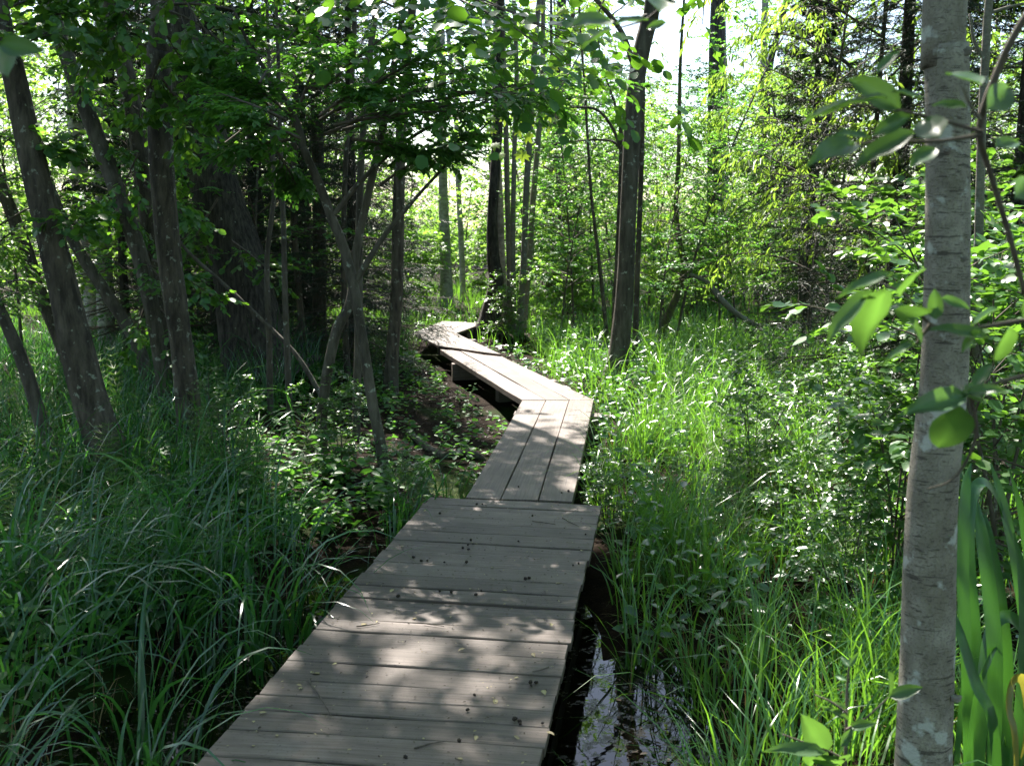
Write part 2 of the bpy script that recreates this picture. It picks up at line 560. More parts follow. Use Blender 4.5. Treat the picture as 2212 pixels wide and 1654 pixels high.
def leaf_geo(P, A, N, L, W, kind, r_, rnd=None):
    tv, tf = LEAF[kind]
    tv = np.array(tv, float)
    n = len(P)
    A = norm(A)
    S = norm(np.cross(N, A))
    N = np.cross(A, S)
    V = P[:, None, :] + A[:, None, :] * (tv[None, :, 0] * L[:, None])[:, :, None] + S[:, None, :] * (tv[None, :, 1] * W[:, None])[:, :, None] + N[:, None, :] * (tv[None, :, 2] * L[:, None])[:, :, None]
    k = len(tv)
    base = (np.arange(n) * k)[:, None]
    F = {}
    for f in tf:
        F.setdefault(len(f), []).append(base + np.array(f)[None, :])
    faces = [np.vstack(v) for v in F.values()]
    if rnd is None:
        rnd = r_.random(n)
    return V.reshape(-1, 3), faces, np.repeat(rnd, k)


def leaves_on(r_, b, per, size, ratio=0.62, ang=0.9, jn=0.35, kind='hex', droop=0.15, s0=0.1, s1=1.02, tw=0.25):
    m = len(b['L'])
    idx = np.repeat(np.arange(m), per)
    j = np.tile(np.arange(per), m)
    s = s0 + (s1 - s0) * (j + 0.3 + 0.4 * r_.random(m * per)) / per
    pb = take(b, idx)
    p = br_pt(pb, s)
    d = br_dir(pb, s)
    side, un = frame(d)
    sgn = np.where(j % 2 == 0, 1.0, -1.0)
    a = ang * (1 - 0.45 * s) + r_.normal(0, tw, m * per)
    A = d * np.cos(a)[:, None] + side * (sgn * np.sin(a))[:, None] + r_.normal(0, 0.16, (m * per, 3))
    A[:, 2] -= droop
    N = norm(un * 0.4 + Z3 * 0.75 + r_.normal(0, jn, (m * per, 3)))
    L = size * (0.65 + 0.6 * r_.random(m * per))
    return leaf_geo(p, A, N, L, L * ratio * (0.85 + 0.3 * r_.random(m * per)), kind, r_)


def stem_set(P, D, L, T, R):
    n = len(P)
    b = {'P': np.asarray(P, float), 'D': norm(D), 'L': np.asarray(L, float), 'T': np.asarray(T, float), 'R': np.asarray(R, float)}
    if b['T'].ndim == 1:
        b['T'] = np.tile(b['T'], (n, 1))
    return b


def make_plant(seed, height, stems, lean, limbs, t0, spread, limb_ang, sub, twig, per, leaf, leaf_ratio, kind, leafmat, barkmat, r_stem,
               trop=(0, 0, -0.12), flat=0.45, jn=0.35, droop=0.15, profile='round', twig_len=0.30, bend=0.1):
    """a local woody plant: {'stem':..., 'twigs':..., 'foliage':...}"""
    r_ = np.random.default_rng(seed)
    az = r_.random(stems) * 6.28
    P = np.zeros((stems, 3))
    if stems > 1:
        P[:, 0] = np.cos(az) * 0.08 * r_.random(stems)
        P[:, 1] = np.sin(az) * 0.08 * r_.random(stems)
    tilt = lean * (0.4 + 0.6 * r_.random(stems))
    D = np.stack([np.cos(az) * tilt, np.sin(az) * tilt, np.ones(stems)], -1)
    hs = height * (0.75 + 0.25 * r_.random(stems))
    hs[0] = height
    st = stem_set(P, D, hs, r_.normal(0, bend, (stems, 3)), np.full(stems, r_stem) * (0.7 + 0.3 * r_.random(stems)))
    # limbs around each stem
    m = stems * limbs
    idx = np.repeat(np.arange(stems), limbs)
    j = np.tile(np.arange(limbs), stems)
    s = t0 + (0.98 - t0) * (j + r_.random(m)) / limbs
    ps = take(st, idx)
    p = br_pt(ps, s)
    a = j * 2.4 + r_.normal(0, 0.5, m)
    u = (s - t0) / (1 - t0)
    prof = {'round': np.sqrt(np.clip(1 - (1.55 * u - 0.65) ** 2 / 1.0, 0.08, 1)), 'cone': 1.05 - 0.9 * u, 'top': 0.35 + 0.65 * u}[profile]
    el = limb_ang + 0.5 * u + r_.normal(0, 0.15, m)
    D = np.stack([np.cos(a) * np.cos(el), np.sin(a) * np.cos(el), np.sin(el)], -1)
    L = spread * prof * (0.7 + 0.5 * r_.random(m))
    lb = {'P': p, 'D': D, 'L': L, 'T': np.asarray(trop)[None, :] + r_.normal(0, 0.08, (m, 3)), 'R': ps['R'] * (1 - 0.8 * s) * 0.55 + 0.002}
    sb = children(r_, lb, sub, 0.2, 1.0, 0.8, 0.5, flat, trop)
    tb = children(r_, sb, twig, 0.15, 1.0, 0.75, 1.0, flat, trop)
    tb['L'] = np.clip(tb['L'] * 0.5, twig_len * 0.5, twig_len * 1.3)
    V, F, rn = leaves_on(r_, tb, per, leaf, leaf_ratio, kind=kind, jn=jn, droop=droop)
    out = {}
    out['stem'] = (mesh_np('stem', *br_tubes([st], 8, 8), mat=M[barkmat], smooth=True), 'stuff' if stems > 1 else None)
    out['twigs'] = (mesh_np('twigs', *br_tubes([lb, sb], 3, 4), mat=M['twig'], smooth=True), 'stuff')
    out['foliage'] = (mesh_np('foliage', V, F, M[leafmat], rnd=rn), 'stuff')
    return out


def make_spruce(seed, height, r0, whorls, base_z, length, dead=0):
    r_ = np.random.default_rng(seed)
    st = stem_set([[0, 0, 0]], [[0, 0, 1]], [height], [0, 0, 0], [r0])
    n = 7
    m = whorls * n
    w = np.repeat(np.arange(whorls), n)
    z = base_z + (height * 0.97 - base_z) * (w + 0.3 * r_.random(m)) / whorls
    u = (z - base_z) / (height - base_z)
    a = np.tile(np.arange(n), whorls) * 6.283 / n + w * 0.9 + r_.normal(0, 0.15, m)
    el = -0.25 + 0.7 * u + r_.normal(0, 0.08, m)
    D = np.stack([np.cos(a) * np.cos(el), np.sin(a) * np.cos(el), np.sin(el)], -1)
    L = length * (1.02 - u) ** 0.8 * (0.7 + 0.45 * r_.random(m))
    lb = {'P': np.stack([z * 0, z * 0, z], -1), 'D': D, 'L': L, 'T': np.tile([0, 0, 0.10], (m, 1)), 'R': np.full(m, 0.018) * (1.1 - u)}
    live = w >= dead
    sb = children(r_, lb, 14, 0.18, 1.0, 0.95, 0.33, 0.25, (0, 0, -0.35), 0.4)
    lv = np.repeat(live, 14)
    sbl = take(sb, lv)
    sbl['L'] = np.clip(sbl['L'], 0.08, 0.6)
    tb = children(r_, sbl, 5, 0.1, 1.0, 0.7, 0.45, 0.4, (0, 0, -0.3), 0.6)
    allb = {k: np.concatenate([sbl[k], tb[k]]) for k in tb}
    V, F, rn = leaves_on(r_, allb, 14, 0.045, 0.22, ang=0.75, jn=0.8, kind='dia', droop=0.05, s0=0.0)
    tr = {k: np.concatenate([lb[k], sb[k]]) for k in lb}
    return {'stem': (mesh_np('stem', *br_tubes([st], 8, 8), mat=M['bark_old'], smooth=True), None),
            'boughs': (mesh_np('boughs', *br_tubes([tr], 3, 3), mat=M['twig'], smooth=True), 'stuff'),
            'needles': (mesh_np('needles', V, F, M['spruce'], rnd=rn), 'stuff')}


def blades(base, L, az, lean, bend, W, r_, segs=5, rnd=None, fold=False):
    """arching grass blades, one ribbon each"""
    n = len(base)
    S = np.linspace(0, 1, segs + 1)
    dirh = np.stack([np.cos(az), np.sin(az), az * 0], -1)
    sd = np.stack([-np.sin(az), np.cos(az), az * 0], -1)
    tw = r_.normal(0, 0.45, n)
    p = base.copy()
    V = np.zeros((n, segs + 1, 2, 3))
    ds = L / segs
    for k, s in enumerate(S):
        th = lean + bend * s ** 1.8
        d = dirh * np.sin(th)[:, None] + Z3 * np.cos(th)[:, None]
        un = -dirh * np.cos(th)[:, None] + Z3 * np.sin(th)[:, None]
        wv = sd * np.cos(tw)[:, None] + un * np.sin(tw)[:, None]
        w = W * (0.6 + 0.4 * min(1, s * 5)) * (1 - s ** 2.2) + 0.0004
        V[:, k, 0] = p - wv * w[:, None] * 0.5
        V[:, k, 1] = p + wv * w[:, None] * 0.5
        p = p + d * ds[:, None]
    V = V.reshape(-1, 3)
    b = (np.arange(n) * (segs + 1) * 2)[:, None]
    i = (np.arange(segs) * 2)[None, :]
    Q = np.stack([b + i, b + i + 1, b + i + 3, b + i + 2], -1).reshape(-1, 4)
    if rnd is None:
        rnd = r_.random(n)
    return V, [Q], np.repeat(rnd, (segs + 1) * 2)


def join_geo(parts):
    VV, FF, RR, off = [], {}, [], 0
    for V, F, r in parts:
        VV.append(V)
        RR.append(r)
        for f in F:
            FF.setdefault(f.shape[1], []).append(f + off)
        off += len(V)
    return np.vstack(VV), [np.vstack(v) for v in FF.values()], np.concatenate(RR)


# ------------------------------------------------------------------ the ground and the water
DZ = 0.28   # deck height
deck_line = np.array([[-0.62, 0.4], [-0.12, 3.4], [0.02, 5.9], [0.42, 9.4], [-0.5, 12.9], [-1.15, 15.4], [-0.7, 17.0]])
deck_line[0] = (-0.65, 0.4)


def seg_dist(x, y, line=deck_line):
    d = np.full(np.shape(x), 1e9)
    for a, b in zip(line[:-1], line[1:]):
        ab = b - a
        t = np.clip(((x - a[0]) * ab[0] + (y - a[1]) * ab[1]) / (ab @ ab), 0, 1)
        d = np.minimum(d, np.hypot(x - a[0] - t * ab[0], y - a[1] - t * ab[1]))
    return d


def ell(x, y, cx, cy, rx, ry, rot=0.0):
    c, s = math.cos(rot), math.sin(rot)
    u = ((x - cx) * c + (y - cy) * s) / rx
    v = (-(x - cx) * s + (y - cy) * c) / ry
    return u * u + v * v


def pool(x, y):
    """1 in the open water, 0 on the bank"""
    a = np.exp(-ell(x, y, 0.44, 3.5, 0.37, 0.95, -0.15) ** 2)
    b = np.exp(-ell(x, y, -1.12, 4.0, 0.50, 2.1, -0.14) ** 2)
    c = np.exp(-ell(x, y, -0.25, 3.5, 0.5, 2.3, -0.15) ** 2)
    d = 0.8 * np.exp(-ell(x, y, 1.45, 6.3, 0.45, 0.7, 0.2) ** 2)
    e = 0.7 * np.exp(-ell(x, y, 2.3, 7.7, 0.4, 0.35, 0.0) ** 2)
    return np.clip(np.maximum.reduce([a, b, c, d, e]), 0, 1)


def H(x, y):
    x = np.asarray(x, float)
    y = np.asarray(y, float)
    h = 0.03 * np.sin(1.7 * x + 0.6 * y) + 0.025 * np.sin(2.3 * y - 1.1 * x + 1) + 0.015 * np.sin(5.1 * x + 1.3) * np.sin(4.3 * y)
    h = h + 0.03
    far = np.clip((np.hypot(x, y) - 25) / 60, 0, 1)
    h = h * (1 - far) + 0.3 * far
    h = h + 0.16 * np.exp(-ell(x, y, -2.6, 11.8, 1.1, 1.0)) + 0.10 * np.exp(-ell(x, y, 1.1, 11.6, 0.6, 0.7)) + 0.15 * np.exp(-ell(x, y, 0.0, 16.6, 0.8, 0.8))
    dd = seg_dist(x, y)
    h = h - 0.05 * np.exp(-(dd / 0.5) ** 2)
    return h - 0.22 * pool(x, y)


def grid_mesh(name, xs, ys, mat):
    X, Yy = np.meshgrid(xs, ys)
    V = np.stack([X, Yy, H(X, Yy)], -1).reshape(-1, 3)
    nx, ny = len(xs), len(ys)
    i = np.arange(ny - 1)[:, None] * nx
    j = np.arange(nx - 1)[None, :]
    Q = np.stack([i + j, i + j + 1, i + nx + j + 1, i + nx + j], -1).reshape(-1, 4)
    return mesh_np(name, V, [Q], mat, smooth=True)


def steps(a, b, fine, lo, hi, grow=1.25):
    core = list(np.arange(lo, hi + 1e-6, fine))
    s = fine
    x = hi
    while x < b:
        s *= grow
        x += s
        core.append(x)
    s = fine
    x = lo
    while x > a:
        s *= grow
        x -= s
        core.insert(0, x)
    return np.array(core)


setting('ground', grid_mesh('ground', steps(-400, 400, 0.14, -7, 7), steps(-60, 600, 0.14, 0, 20), M['soil']))
wx, wy = np.array([-4.0, 5.0]), np.array([-1.0, 10.0])
WV = np.array([[-4, -1, -0.075], [5, -1, -0.075], [5, 10, -0.075], [-4, 10, -0.075]], float)
setting('water', mesh_np('water', WV, [np.array([[0, 1, 2, 3]])], M['water']))


# ------------------------------------------------------------------ the boardwalk
def plank(parent, a, b, c, d, zt=DZ, th=0.045, stations=6, jit=0.004, seed=0, name='plank', mat='wood', tilt=0.0):
    """a->b one long edge, d->c the other; x,y corners; top at zt"""
    r_ = np.random.default_rng(seed)
    a, b, c, d = (np.array(v[:2], float) for v in (a, b, c, d))
    cen = (a + b + c + d) / 4
    ax = (b - a) + (c - d)
    ang = math.atan2(ax[1], ax[0])
    ca, sa = math.cos(-ang), math.sin(-ang)

    def loc(p):
        q = p - cen
        return np.array([q[0] * ca - q[1] * sa, q[0] * sa + q[1] * ca])
    a, b, c, d = loc(a), loc(b), loc(c), loc(d)
    V = []
    ch = 0.0035
    je = r_.normal(0, jit, (stations, 2))
    jz = r_.normal(0, 0.0016, (stations, 2))
    warp = r_.normal(0, 0.002)
    for k in range(stations):
        t = k / (stations - 1)
        p = a + (b - a) * t
        q = d + (c - d) * t
        w = norm(q - p)
        p = p + w * je[k, 0] * 0.6
        q = q + w * je[k, 1] * 0.6
        zl = warp * math.sin(t * 3.1) + jz[k, 0] + tilt
        zr = warp * math.sin(t * 3.1) + jz[k, 1] - tilt
        for pt, z in ((p, -th), (p, -ch + zl), (p + w * ch, zl), (q - w * ch, zr), (q, -ch + zr), (q, -th)):
            V.append((pt[0], pt[1], z))
    V = np.array(V)
    i = np.arange(stations - 1)[:, None] * 6
    j = np.arange(6)[None, :]
    j2 = (j + 1) % 6
    Q = np.stack([i + j, i + 6 + j, i + 6 + j2, i + j2], -1).reshape(-1, 4)
    caps = np.array([[0, 1, 2, 3, 4, 5], [(stations - 1) * 6 + k for k in (5, 4, 3, 2, 1, 0)]])
    o = part(name, mesh_np(name, V, [Q, caps], M[mat]), parent)
    pl = parent.location
    o.location = (cen[0] - pl[0], cen[1] - pl[1], zt - pl[2])
    o.rotation_euler = (0, 0, ang)
    return o


def beam(parent, p, q, w, z0, z1, name, mat='wood', seed=0):
    p, q = np.array(p[:2], float), np.array(q[:2], float)
    dvec = norm(q - p)
    nrm = np.array([-dvec[1], dvec[0]]) * w / 2
    return plank(parent, p - nrm, q - nrm, q + nrm, p + nrm, zt=z1, th=z1 - z0, stations=4, seed=seed, name=name, mat=mat)


def lerp(a, b, t):
    return np.asarray(a) * (1 - t) + np.asarray(b) * t


# near deck: boards laid crosswise
L0, R0 = np.array([-0.49, 6.02]), np.array([0.52, 5.82])
Ln, Rn = np.array([-1.19, 1.3]), np.array([-0.17, 1.22])
deckA = thing('plank_deck', 'wide grey boardwalk deck of crosswise planks in the foreground', 'boardwalk', (0, 3.6, 0))
t = 0.0
k = 0
rb = random.Random(3)
first = [0.045, 0.05, 0.2]
while t < 1.0:
    w = 0.115 + 0.075 * rb.random()
    if k < 2:
        w = (0.15, 0.075)[k]
    dt = w / 4.75
    gap = (0.004 + 0.004 * rb.random() + (0.006 if rb.random() < 0.2 else 0)) / 4.75
    t1 = min(t + dt - gap, 1.0)
    el = rb.gauss(0, 0.003)
    er = rb.gauss(0, 0.0035)
    p, q = lerp(L0, Ln, t), lerp(R0, Rn, t)
    p1, q1 = lerp(L0, Ln, t1), lerp(R0, Rn, t1)
    u = norm(q - p)
    plank(deckA, p1 - u * el, q1 + u * er, q + u * er, p - u * el, zt=DZ + rb.gauss(0, 0.0013), th=0.032, seed=k, tilt=rb.gauss(0, 0.0007))
    t += dt
    k += 1
ua = norm(Ln - L0)
for s_, P0 in ((1, L0 + np.array([0.14, 0])), (-1, R0 - np.array([0.14, 0]))):
    beam(deckA, P0, P0 + ua * 4.7, 0.10, DZ - 0.17, DZ - 0.034, 'stringer', seed=50 + s_)
for d_ in (0.25, 2.2, 3.9):
    for P0 in (L0 + np.array([0.14, 0]), R0 - np.array([0.14, 0])):
        c_ = P0 + ua * d_
        beam(deckA, c_ - [0.06, 0.0], c_ + [0.06, 0.0], 0.12, -0.4, DZ - 0.172, 'post', seed=int(d_ * 9))


def section(name, label, near, far, zt, th, ext=0.0, seed=0, stat=8):
    """three planks lengthwise; near/far: four points across"""
    near, far = [np.array(v, float) for v in near], [np.array(v, float) for v in far]
    far = [f + norm(f - n) * ext for n, f in zip(near, far)]
    c_ = np.mean([near[0], near[-1], far[0], far[-1]], axis=0)
    t_ = thing(name, label, 'boardwalk', (c_[0], c_[1], 0))
    r_ = random.Random(seed)
    for k in range(3):
        g0 = g1 = 0.003
        n0, n1, f0, f1 = near[k], near[k + 1], far[k], far[k + 1]
        wn_, wf_ = norm(np.subtract(n1, n0)), norm(np.subtract(f1, f0))
        plank(t_, n0 + wn_ * g0, f0 + wf_ * g1, f1 - wf_ * g1, n1 - wn_ * g0, zt=zt + (r_.random() - 0.5) * 0.008, th=th, stations=stat, seed=seed + k, jit=0.003)
    return t_


def g4(pts, z=DZ):
    return [G(x, y, z)[:2] for x, y in pts]


B = section('plank_walk', 'straight run of three long grey planks beyond the wide deck', g4([(1005, 1074), (1081, 1078), (1162, 1080), (1239, 1083)]),
            g4([(1127, 865), (1179, 865), (1229, 865), (1283, 864)]), DZ, 0.055, seed=11)
Cw = section('plank_walk', 'plank run angling back to the left from the bend', g4([(1127.5, 863.6), (1180, 863.5), (1232, 863.5), (1282, 862.5)]),
             g4([(966, 764), (1008, 766), (1048, 768), (1081, 769)]), DZ, 0.055, ext=0.5, seed=21)
Dw = section('plank_walk', 'raised plank run lapping over the angled run farther back', g4([(947, 748), (993, 754), (1038, 761), (1083, 767)], DZ + 0.022),
             g4([(892, 720), (924, 720), (955, 720), (986, 721)], DZ + 0.022), DZ + 0.034, 0.03, seed=31)
Ew = section('plank_walk', 'farthest short plank run turning right behind the alder clump', g4([(893, 719), (925, 719), (956, 719), (986, 720)], DZ + 0.022),
 [np.array(v) for v in ((-1.17, 17.35), (-0.95, 17.22), (-0.72, 17.08), (-0.48, 16.94))], DZ + 0.031, 0.04, seed=41)

# timber sleepers under the runs
def sleeper(t_, p, q, w=0.16, top=DZ - 0.06, h=0.2, seed=0):
    beam(t_, p, q, w, top - h, top, 'sleeper', seed=seed)


sleeper(B, (-0.24, 6.35), (0.36, 6.3), top=DZ - 0.058, seed=1)
sleeper(B, (-0.06, 7.8), (0.52, 7.75), top=DZ - 0.058, seed=2)
sleeper(B, (0.02, 9.16), (0.88, 9.06), w=0.17, top=DZ - 0.058, seed=3)
sleeper(Cw, (-0.16, 11.0), (0.48, 11.25), w=0.10, top=DZ - 0.068, seed=4)
sleeper(Cw, (-0.74, 12.62), (0.02, 12.75), w=0.11, top=DZ - 0.068, seed=5)
sleeper(Dw, (-1.05, 14.55), (-0.52, 14.7), w=0.10, top=DZ + 0.004, seed=6)
sleeper(Ew, (-1.25, 16.8), (-0.66, 16.2), w=0.13, top=DZ - 0.014, seed=8)

# ------------------------------------------------------------------ tree crowns shared by the tall trees
def make_crown(seed, rad, height, limbs, sub, twig, per, leaf, mat='alder'):
    r_ = np.random.default_rng(seed)
    a = np.arange(limbs) * 2.4 + r_.normal(0, 0.3, limbs)
    u = (np.arange(limbs) + 0.5) / limbs
    el = -0.15 + 1.25 * u
    D = np.stack([np.cos(a) * np.cos(el), np.sin(a) * np.cos(el), np.sin(el)], -1)
    L = rad * (0.75 + 0.4 * r_.random(limbs)) * (1.0 - 0.25 * u)
    lb = {'P': np.stack([u * 0, u * 0, u * height * 0.75], -1), 'D': D, 'L': L, 'T': r_.normal(0, 0.12, (limbs, 3)), 'R': np.full(limbs, 0.045) * (1.2 - u)}
    sb = children(r_, lb, sub, 0.25, 1.0, 0.8, 0.5, 0.8, (0, 0, -0.05))
    tb = children(r_, sb, twig, 0.1, 1.0, 0.8, 0.55, 0.8, (0, 0, -0.1))
    tb['L'] = np.clip(tb['L'], 0.25, 0.6)
    V, F, rn = leaves_on(r_, tb, per, leaf, 0.78, kind='dia', jn=0.5, droop=0.25)
    st = stem_set([[0, 0, -0.05]], [[0, 0, 1]], [height], [0, 0, 0], [0.07])
    return {'boughs': (mesh_np('boughs', *br_tubes([st, lb, sb], 3, 5), mat=M['bark_alder'], smooth=True), 'stuff'),
            'crown': (mesh_np('crown', V, F, M[mat], rnd=rn), 'stuff')}


CROWN = [make_crown(100 + i, 2.3, 3.6, 13, 6, 5, 8, 0.115) for i in range(3)]


def pix_tree(name, label, cat, pts, d=None, bark='bark_alder', height=None, crown=None, crown_scale=1.0, sides=12, flare=0.25, limbs=(), seed=0,
             group=None, wob=0.05, dy=0.0, crown_shift=(0, 0)):
    """pts: (x, y, width) along the trunk seen in the photograph, from the foot up"""
    x0, y0 = pts[0][:2]
    if d is None:
        d = G(x0, y0, 0.02)[1]
    P, R = [], []
    for i, (x, y, w) in enumerate(pts):
        di = d + dy * i
        p = Y(x, y, di)
        P.append(p)
        R.append(w / 2 / PX_F * math.hypot(di, (p[2] - CAM[2])))
    P, R = list(P), list(R)
    hz = float(H(P[0][0], P[0][1]))
    if P[0][2] > hz + 0.05:
        P.insert(0, np.array([P[0][0] - (P[1][0] - P[0][0]) * 0.1, P[0][1], hz - 0.12]))
        R.insert(0, R[0] * 1.05)
    else:
        P[0][2] = hz - 0.12
    if height and height > P[-1][2] + 0.3:
        dv = norm(P[-1] - P[-2])
        dv = norm(dv * 0.75 + Z3 * 0.35)
        span = (height - P[-1][2]) / max(dv[2], 0.4)
        top = P[-1] + dv * span
        mid = P[-1] * 0.5 + top * 0.5 + rng.normal(0, 0.08, 3)
        P += [mid, top]
        R += [R[-1] * 0.8, R[-1] * 0.5]
    loc = P[0].copy()
    loc[2] = hz
    t_ = thing(name, label, cat, loc, group=group)
    V, F = tube(np.array(P) - loc, R, sides=sides, seed=seed, flare=flare, wob=wob)
    part('trunk', mesh_np('trunk', V, F, M[bark], smooth=True), t_)
    for lm in limbs:
        q = [Y(x, y, d + (lm[0][3] if len(lm[0]) > 3 else 0)) for (x, y, w, *_) in lm]
        rr = [max(w, 1.5) / 2 / PX_F * d for (x, y, w, *_) in lm]
        V, F = tube(np.array(q) - loc, rr, sides=7, seed=seed + 3)
        part('limb', mesh_np('limb', V, F, M[bark], smooth=True), t_)
    if crown is not None and height:
        for pn, (me, kd) in CROWN[crown].items():
            o = part(pn, me, t_, kd)
            o.location = P[-1] - loc + np.array([crown_shift[0], crown_shift[1], -0.9 * crown_scale])
            o.rotation_euler = (0, 0, seed * 1.7)
            o.scale = (crown_scale,) * 3
    t_['_d'] = float(d)
    return t_


# ------------------------------------------------------------------ trees on the left bank
T = {}
T['t1'] = pix_tree('alder_tree', 'thick dark leaning alder trunk with pale lichen spots at left', 'tree',
                   [(255, 1045, 92), (238, 990, 84), (196, 870, 74), (163, 740, 68), (132, 600, 62), (78, 380, 54), (28, 150, 46), (0, 40, 42)], bark='bark_alder', height=8.2, crown=0, crown_scale=1.4, seed=1)
T['t0'] = pix_tree('young_alder', 'slim bare trunk leaning out at the far left edge', 'tree',
                   [(160, 1030, 40), (120, 975, 36), (92, 920, 33), (55, 800, 29), (20, 715, 26), (-30, 600, 24), (-90, 420, 20)], bark='bark_thin', height=6.5, crown=1, crown_scale=1.15, seed=2, sides=9)
T['t4'] = pix_tree('alder_tree', 'straight lichen-flecked alder trunk between the leaning trunks at left', 'tree',
                   [(412, 985, 62), (409, 900, 55), (399, 800, 52), (388, 713, 50), (366, 560, 52), (350, 380, 52), (344, 240, 52), (344, 120, 50), (352, 0, 47)], height=9.5, crown=1, crown_scale=1.2, seed=3, crown_shift=(-1.2, 0.5))
T['t2'] = pix_tree('alder_tree', 'leaning grey trunk, left of the pair meeting low behind the straight alder', 'tree',
                   [(362, 872, 36), (345, 760, 34), (325, 650, 34), (300, 545, 36), (257, 423, 37), (203, 280, 35), (147, 130, 32), (107, 0, 30)], d=10.0, bark='bark_thin', height=9.0, crown=2, crown_scale=1.1, seed=4)
T['t3'] = pix_tree('alder_tree', 'slender upright trunk just left of the straight lichen-flecked alder', 'tree',
                   [(372, 870, 34), (358, 747, 34), (342, 645, 34), (328, 550, 36), (310, 380, 38), (287, 230, 38), (262, 115, 38), (240, 0, 36)], d=10.4, height=10.0, crown=0, crown_scale=1.2, seed=5, crown_shift=(-0.6, 0))
T['t5'] = pix_tree('old_tree', 'big old tree with deeply ridged dark bark behind the left saplings', 'tree',
                   [(588, 862, 160), (572, 800, 128), (545, 713, 112), (511, 550, 106), (470, 430, 100), (440, 300, 92), (412, 165, 86), (372, 0, 82)], d=11.8, bark='bark_old', height=11.0, crown=2, crown_scale=1.35, sides=26, flare=0.45, seed=6, wob=0.05, crown_shift=(-0.8, 0))
T['t6'] = pix_tree('alder_tree', 'dark slanting trunk at the far left behind the thick alder', 'tree',
                   [(150, 790, 32), (112, 690, 31), (85, 630, 30), (58, 544, 29), (22, 450, 28), (-30, 320, 26)], d=11.5, bark='bark_alder', height=7.5, crown=0, crown_scale=1.2, seed=7)
T['t7'] = pix_tree('young_alder', 'thin crooked trunk leaning under the thick alder towards the pair', 'tree',
                   [(330, 855, 30), (291, 733, 28), (230, 635, 26), (172, 544, 24), (122, 440, 22), (85, 320, 18)], d=10.8, bark='bark_thin', height=5.8, crown=1, crown_scale=0.5, seed=8, sides=8)
T['p1'] = pix_tree('birch_tree', 'pale birch trunk lit from the left between the leaning alders, upper left', 'tree',
                   [(236, 790, 36), (228, 660, 36), (222, 500, 33), (219, 300, 31), (219, 130, 29), (220, 0, 27)], d=14.5, bark='bark_birch', height=11, crown=2, crown_scale=1.1, seed=9, crown_shift=(-1.0, 0))
T['p2'] = pix_tree('birch_tree', 'pale slanting birch trunk right of the thick leaning alder', 'tree',
                   [(212, 760, 34), (200, 660, 34), (186, 540, 36), (176, 420, 38), (166, 300, 34), (158, 180, 30), (150, 0, 28)], d=15.5, bark='bark_birch', height=11, crown=1, crown_scale=1.1, seed=10, crown_shift=(-1.0, 0))
T['s1'] = pix_tree('sapling', 'pale crooked sapling with a sharp elbow left of the walk', 'tree',
                   [(696, 1015, 27), (694, 930, 25), (700, 850, 24), (716, 760, 23), (731, 705, 24), (757, 650, 20), (770, 540, 18), (800, 400, 16), (832, 250, 15), (856, 110, 13), (870, 0, 12)], bark='bark_thin', height=5.0, seed=11, sides=8, flare=0.1)
T['s3'] = pix_tree('young_alder', 'straight dark slim trunk nearest the walk on its left', 'tree',
                   [(842, 852, 36), (848, 760, 29), (857, 640, 27), (861, 440, 26), (868, 250, 22), (880, 110, 19), (893, -20, 17)], bark='bark_alder', height=7.0, crown=2, crown_scale=0.6, seed=12, sides=9, flare=0.15, crown_shift=(-0.7, -0.3))
T['s4'] = pix_tree('sapling', 'right one of two thin straight stems before the ridged tree', 'tree',
                   [(627, 905, 15), (622, 800, 14), (616, 645, 13), (613, 500, 12), (606, 330, 10)], d=9.6, bark='bark_thin', height=4.6, crown=1, crown_scale=0.55, seed=13, sides=7, flare=0.1)
T['s4b'] = pix_tree('sapling', 'left one of two thin straight stems before the ridged tree', 'tree',
                    [(584, 880, 14), (582, 740, 14), (577, 560, 12), (592, 420, 10), (588, 300, 9)], d=9.9, bark='bark_thin', height=4.6, seed=14, sides=7, flare=0.1)
T['s6'] = pix_tree('alder_tree', 'dark upright trunk in deep shade right of the ridged tree', 'tree',
                   [(694, 830, 36), (690, 700, 30), (690, 544, 28), (686, 300, 26), (680, 60, 25), (677, -30, 24)], d=13.5, bark='bark_alder', height=10, crown=0, crown_scale=0.95, seed=15, crown_shift=(-0.8, 0))
T['s7'] = pix_tree('young_alder', 'thin dark stem between the ridged tree and the crooked sapling', 'tree',
                   [(664, 830, 17), (652, 700, 15), (640, 560, 14), (632, 400, 12), (640, 200, 10)], d=12.5, bark='bark_alder', height=6, crown=0, crown_scale=0.6, seed=16, sides=7)
T['s8'] = pix_tree('young_alder', 'thin dark stem just right of the crooked sapling', 'tree',
                   [(752, 830, 16), (746, 700, 14), (742, 520, 13), (748, 330, 11), (764, 120, 10)], d=12.0, bark='bark_alder', height=6, crown=1, crown_scale=0.6, seed=17, sides=7)

# the bird cherry whose sprays reach across the upper left
T['s2'] = pix_tree('bird_cherry', 'brown curving bird cherry spreading flat leafy sprays across the upper left', 'tree',
                   [(838, 1050, 27), (822, 960, 25), (806, 880, 23), (786, 750, 22), (768, 640, 22), (744, 540, 21), (716, 470, 20), (690, 400, 19), (655, 320, 17)], bark='bark_thin', seed=18, sides=9, flare=0.1,
                   limbs=[[(760, 620, 14), (830, 510, 11), (905, 420, 8), (980, 340, 6), (1060, 260, 4)], [(716, 470, 12), (790, 380, 10), (900, 290, 8), (1060, 215, 5), (1200, 165, 3)],
                          [(655, 320, 16), (640, 260, 13), (600, 190, 10), (540, 100, 8), (500, 10, 6)]])


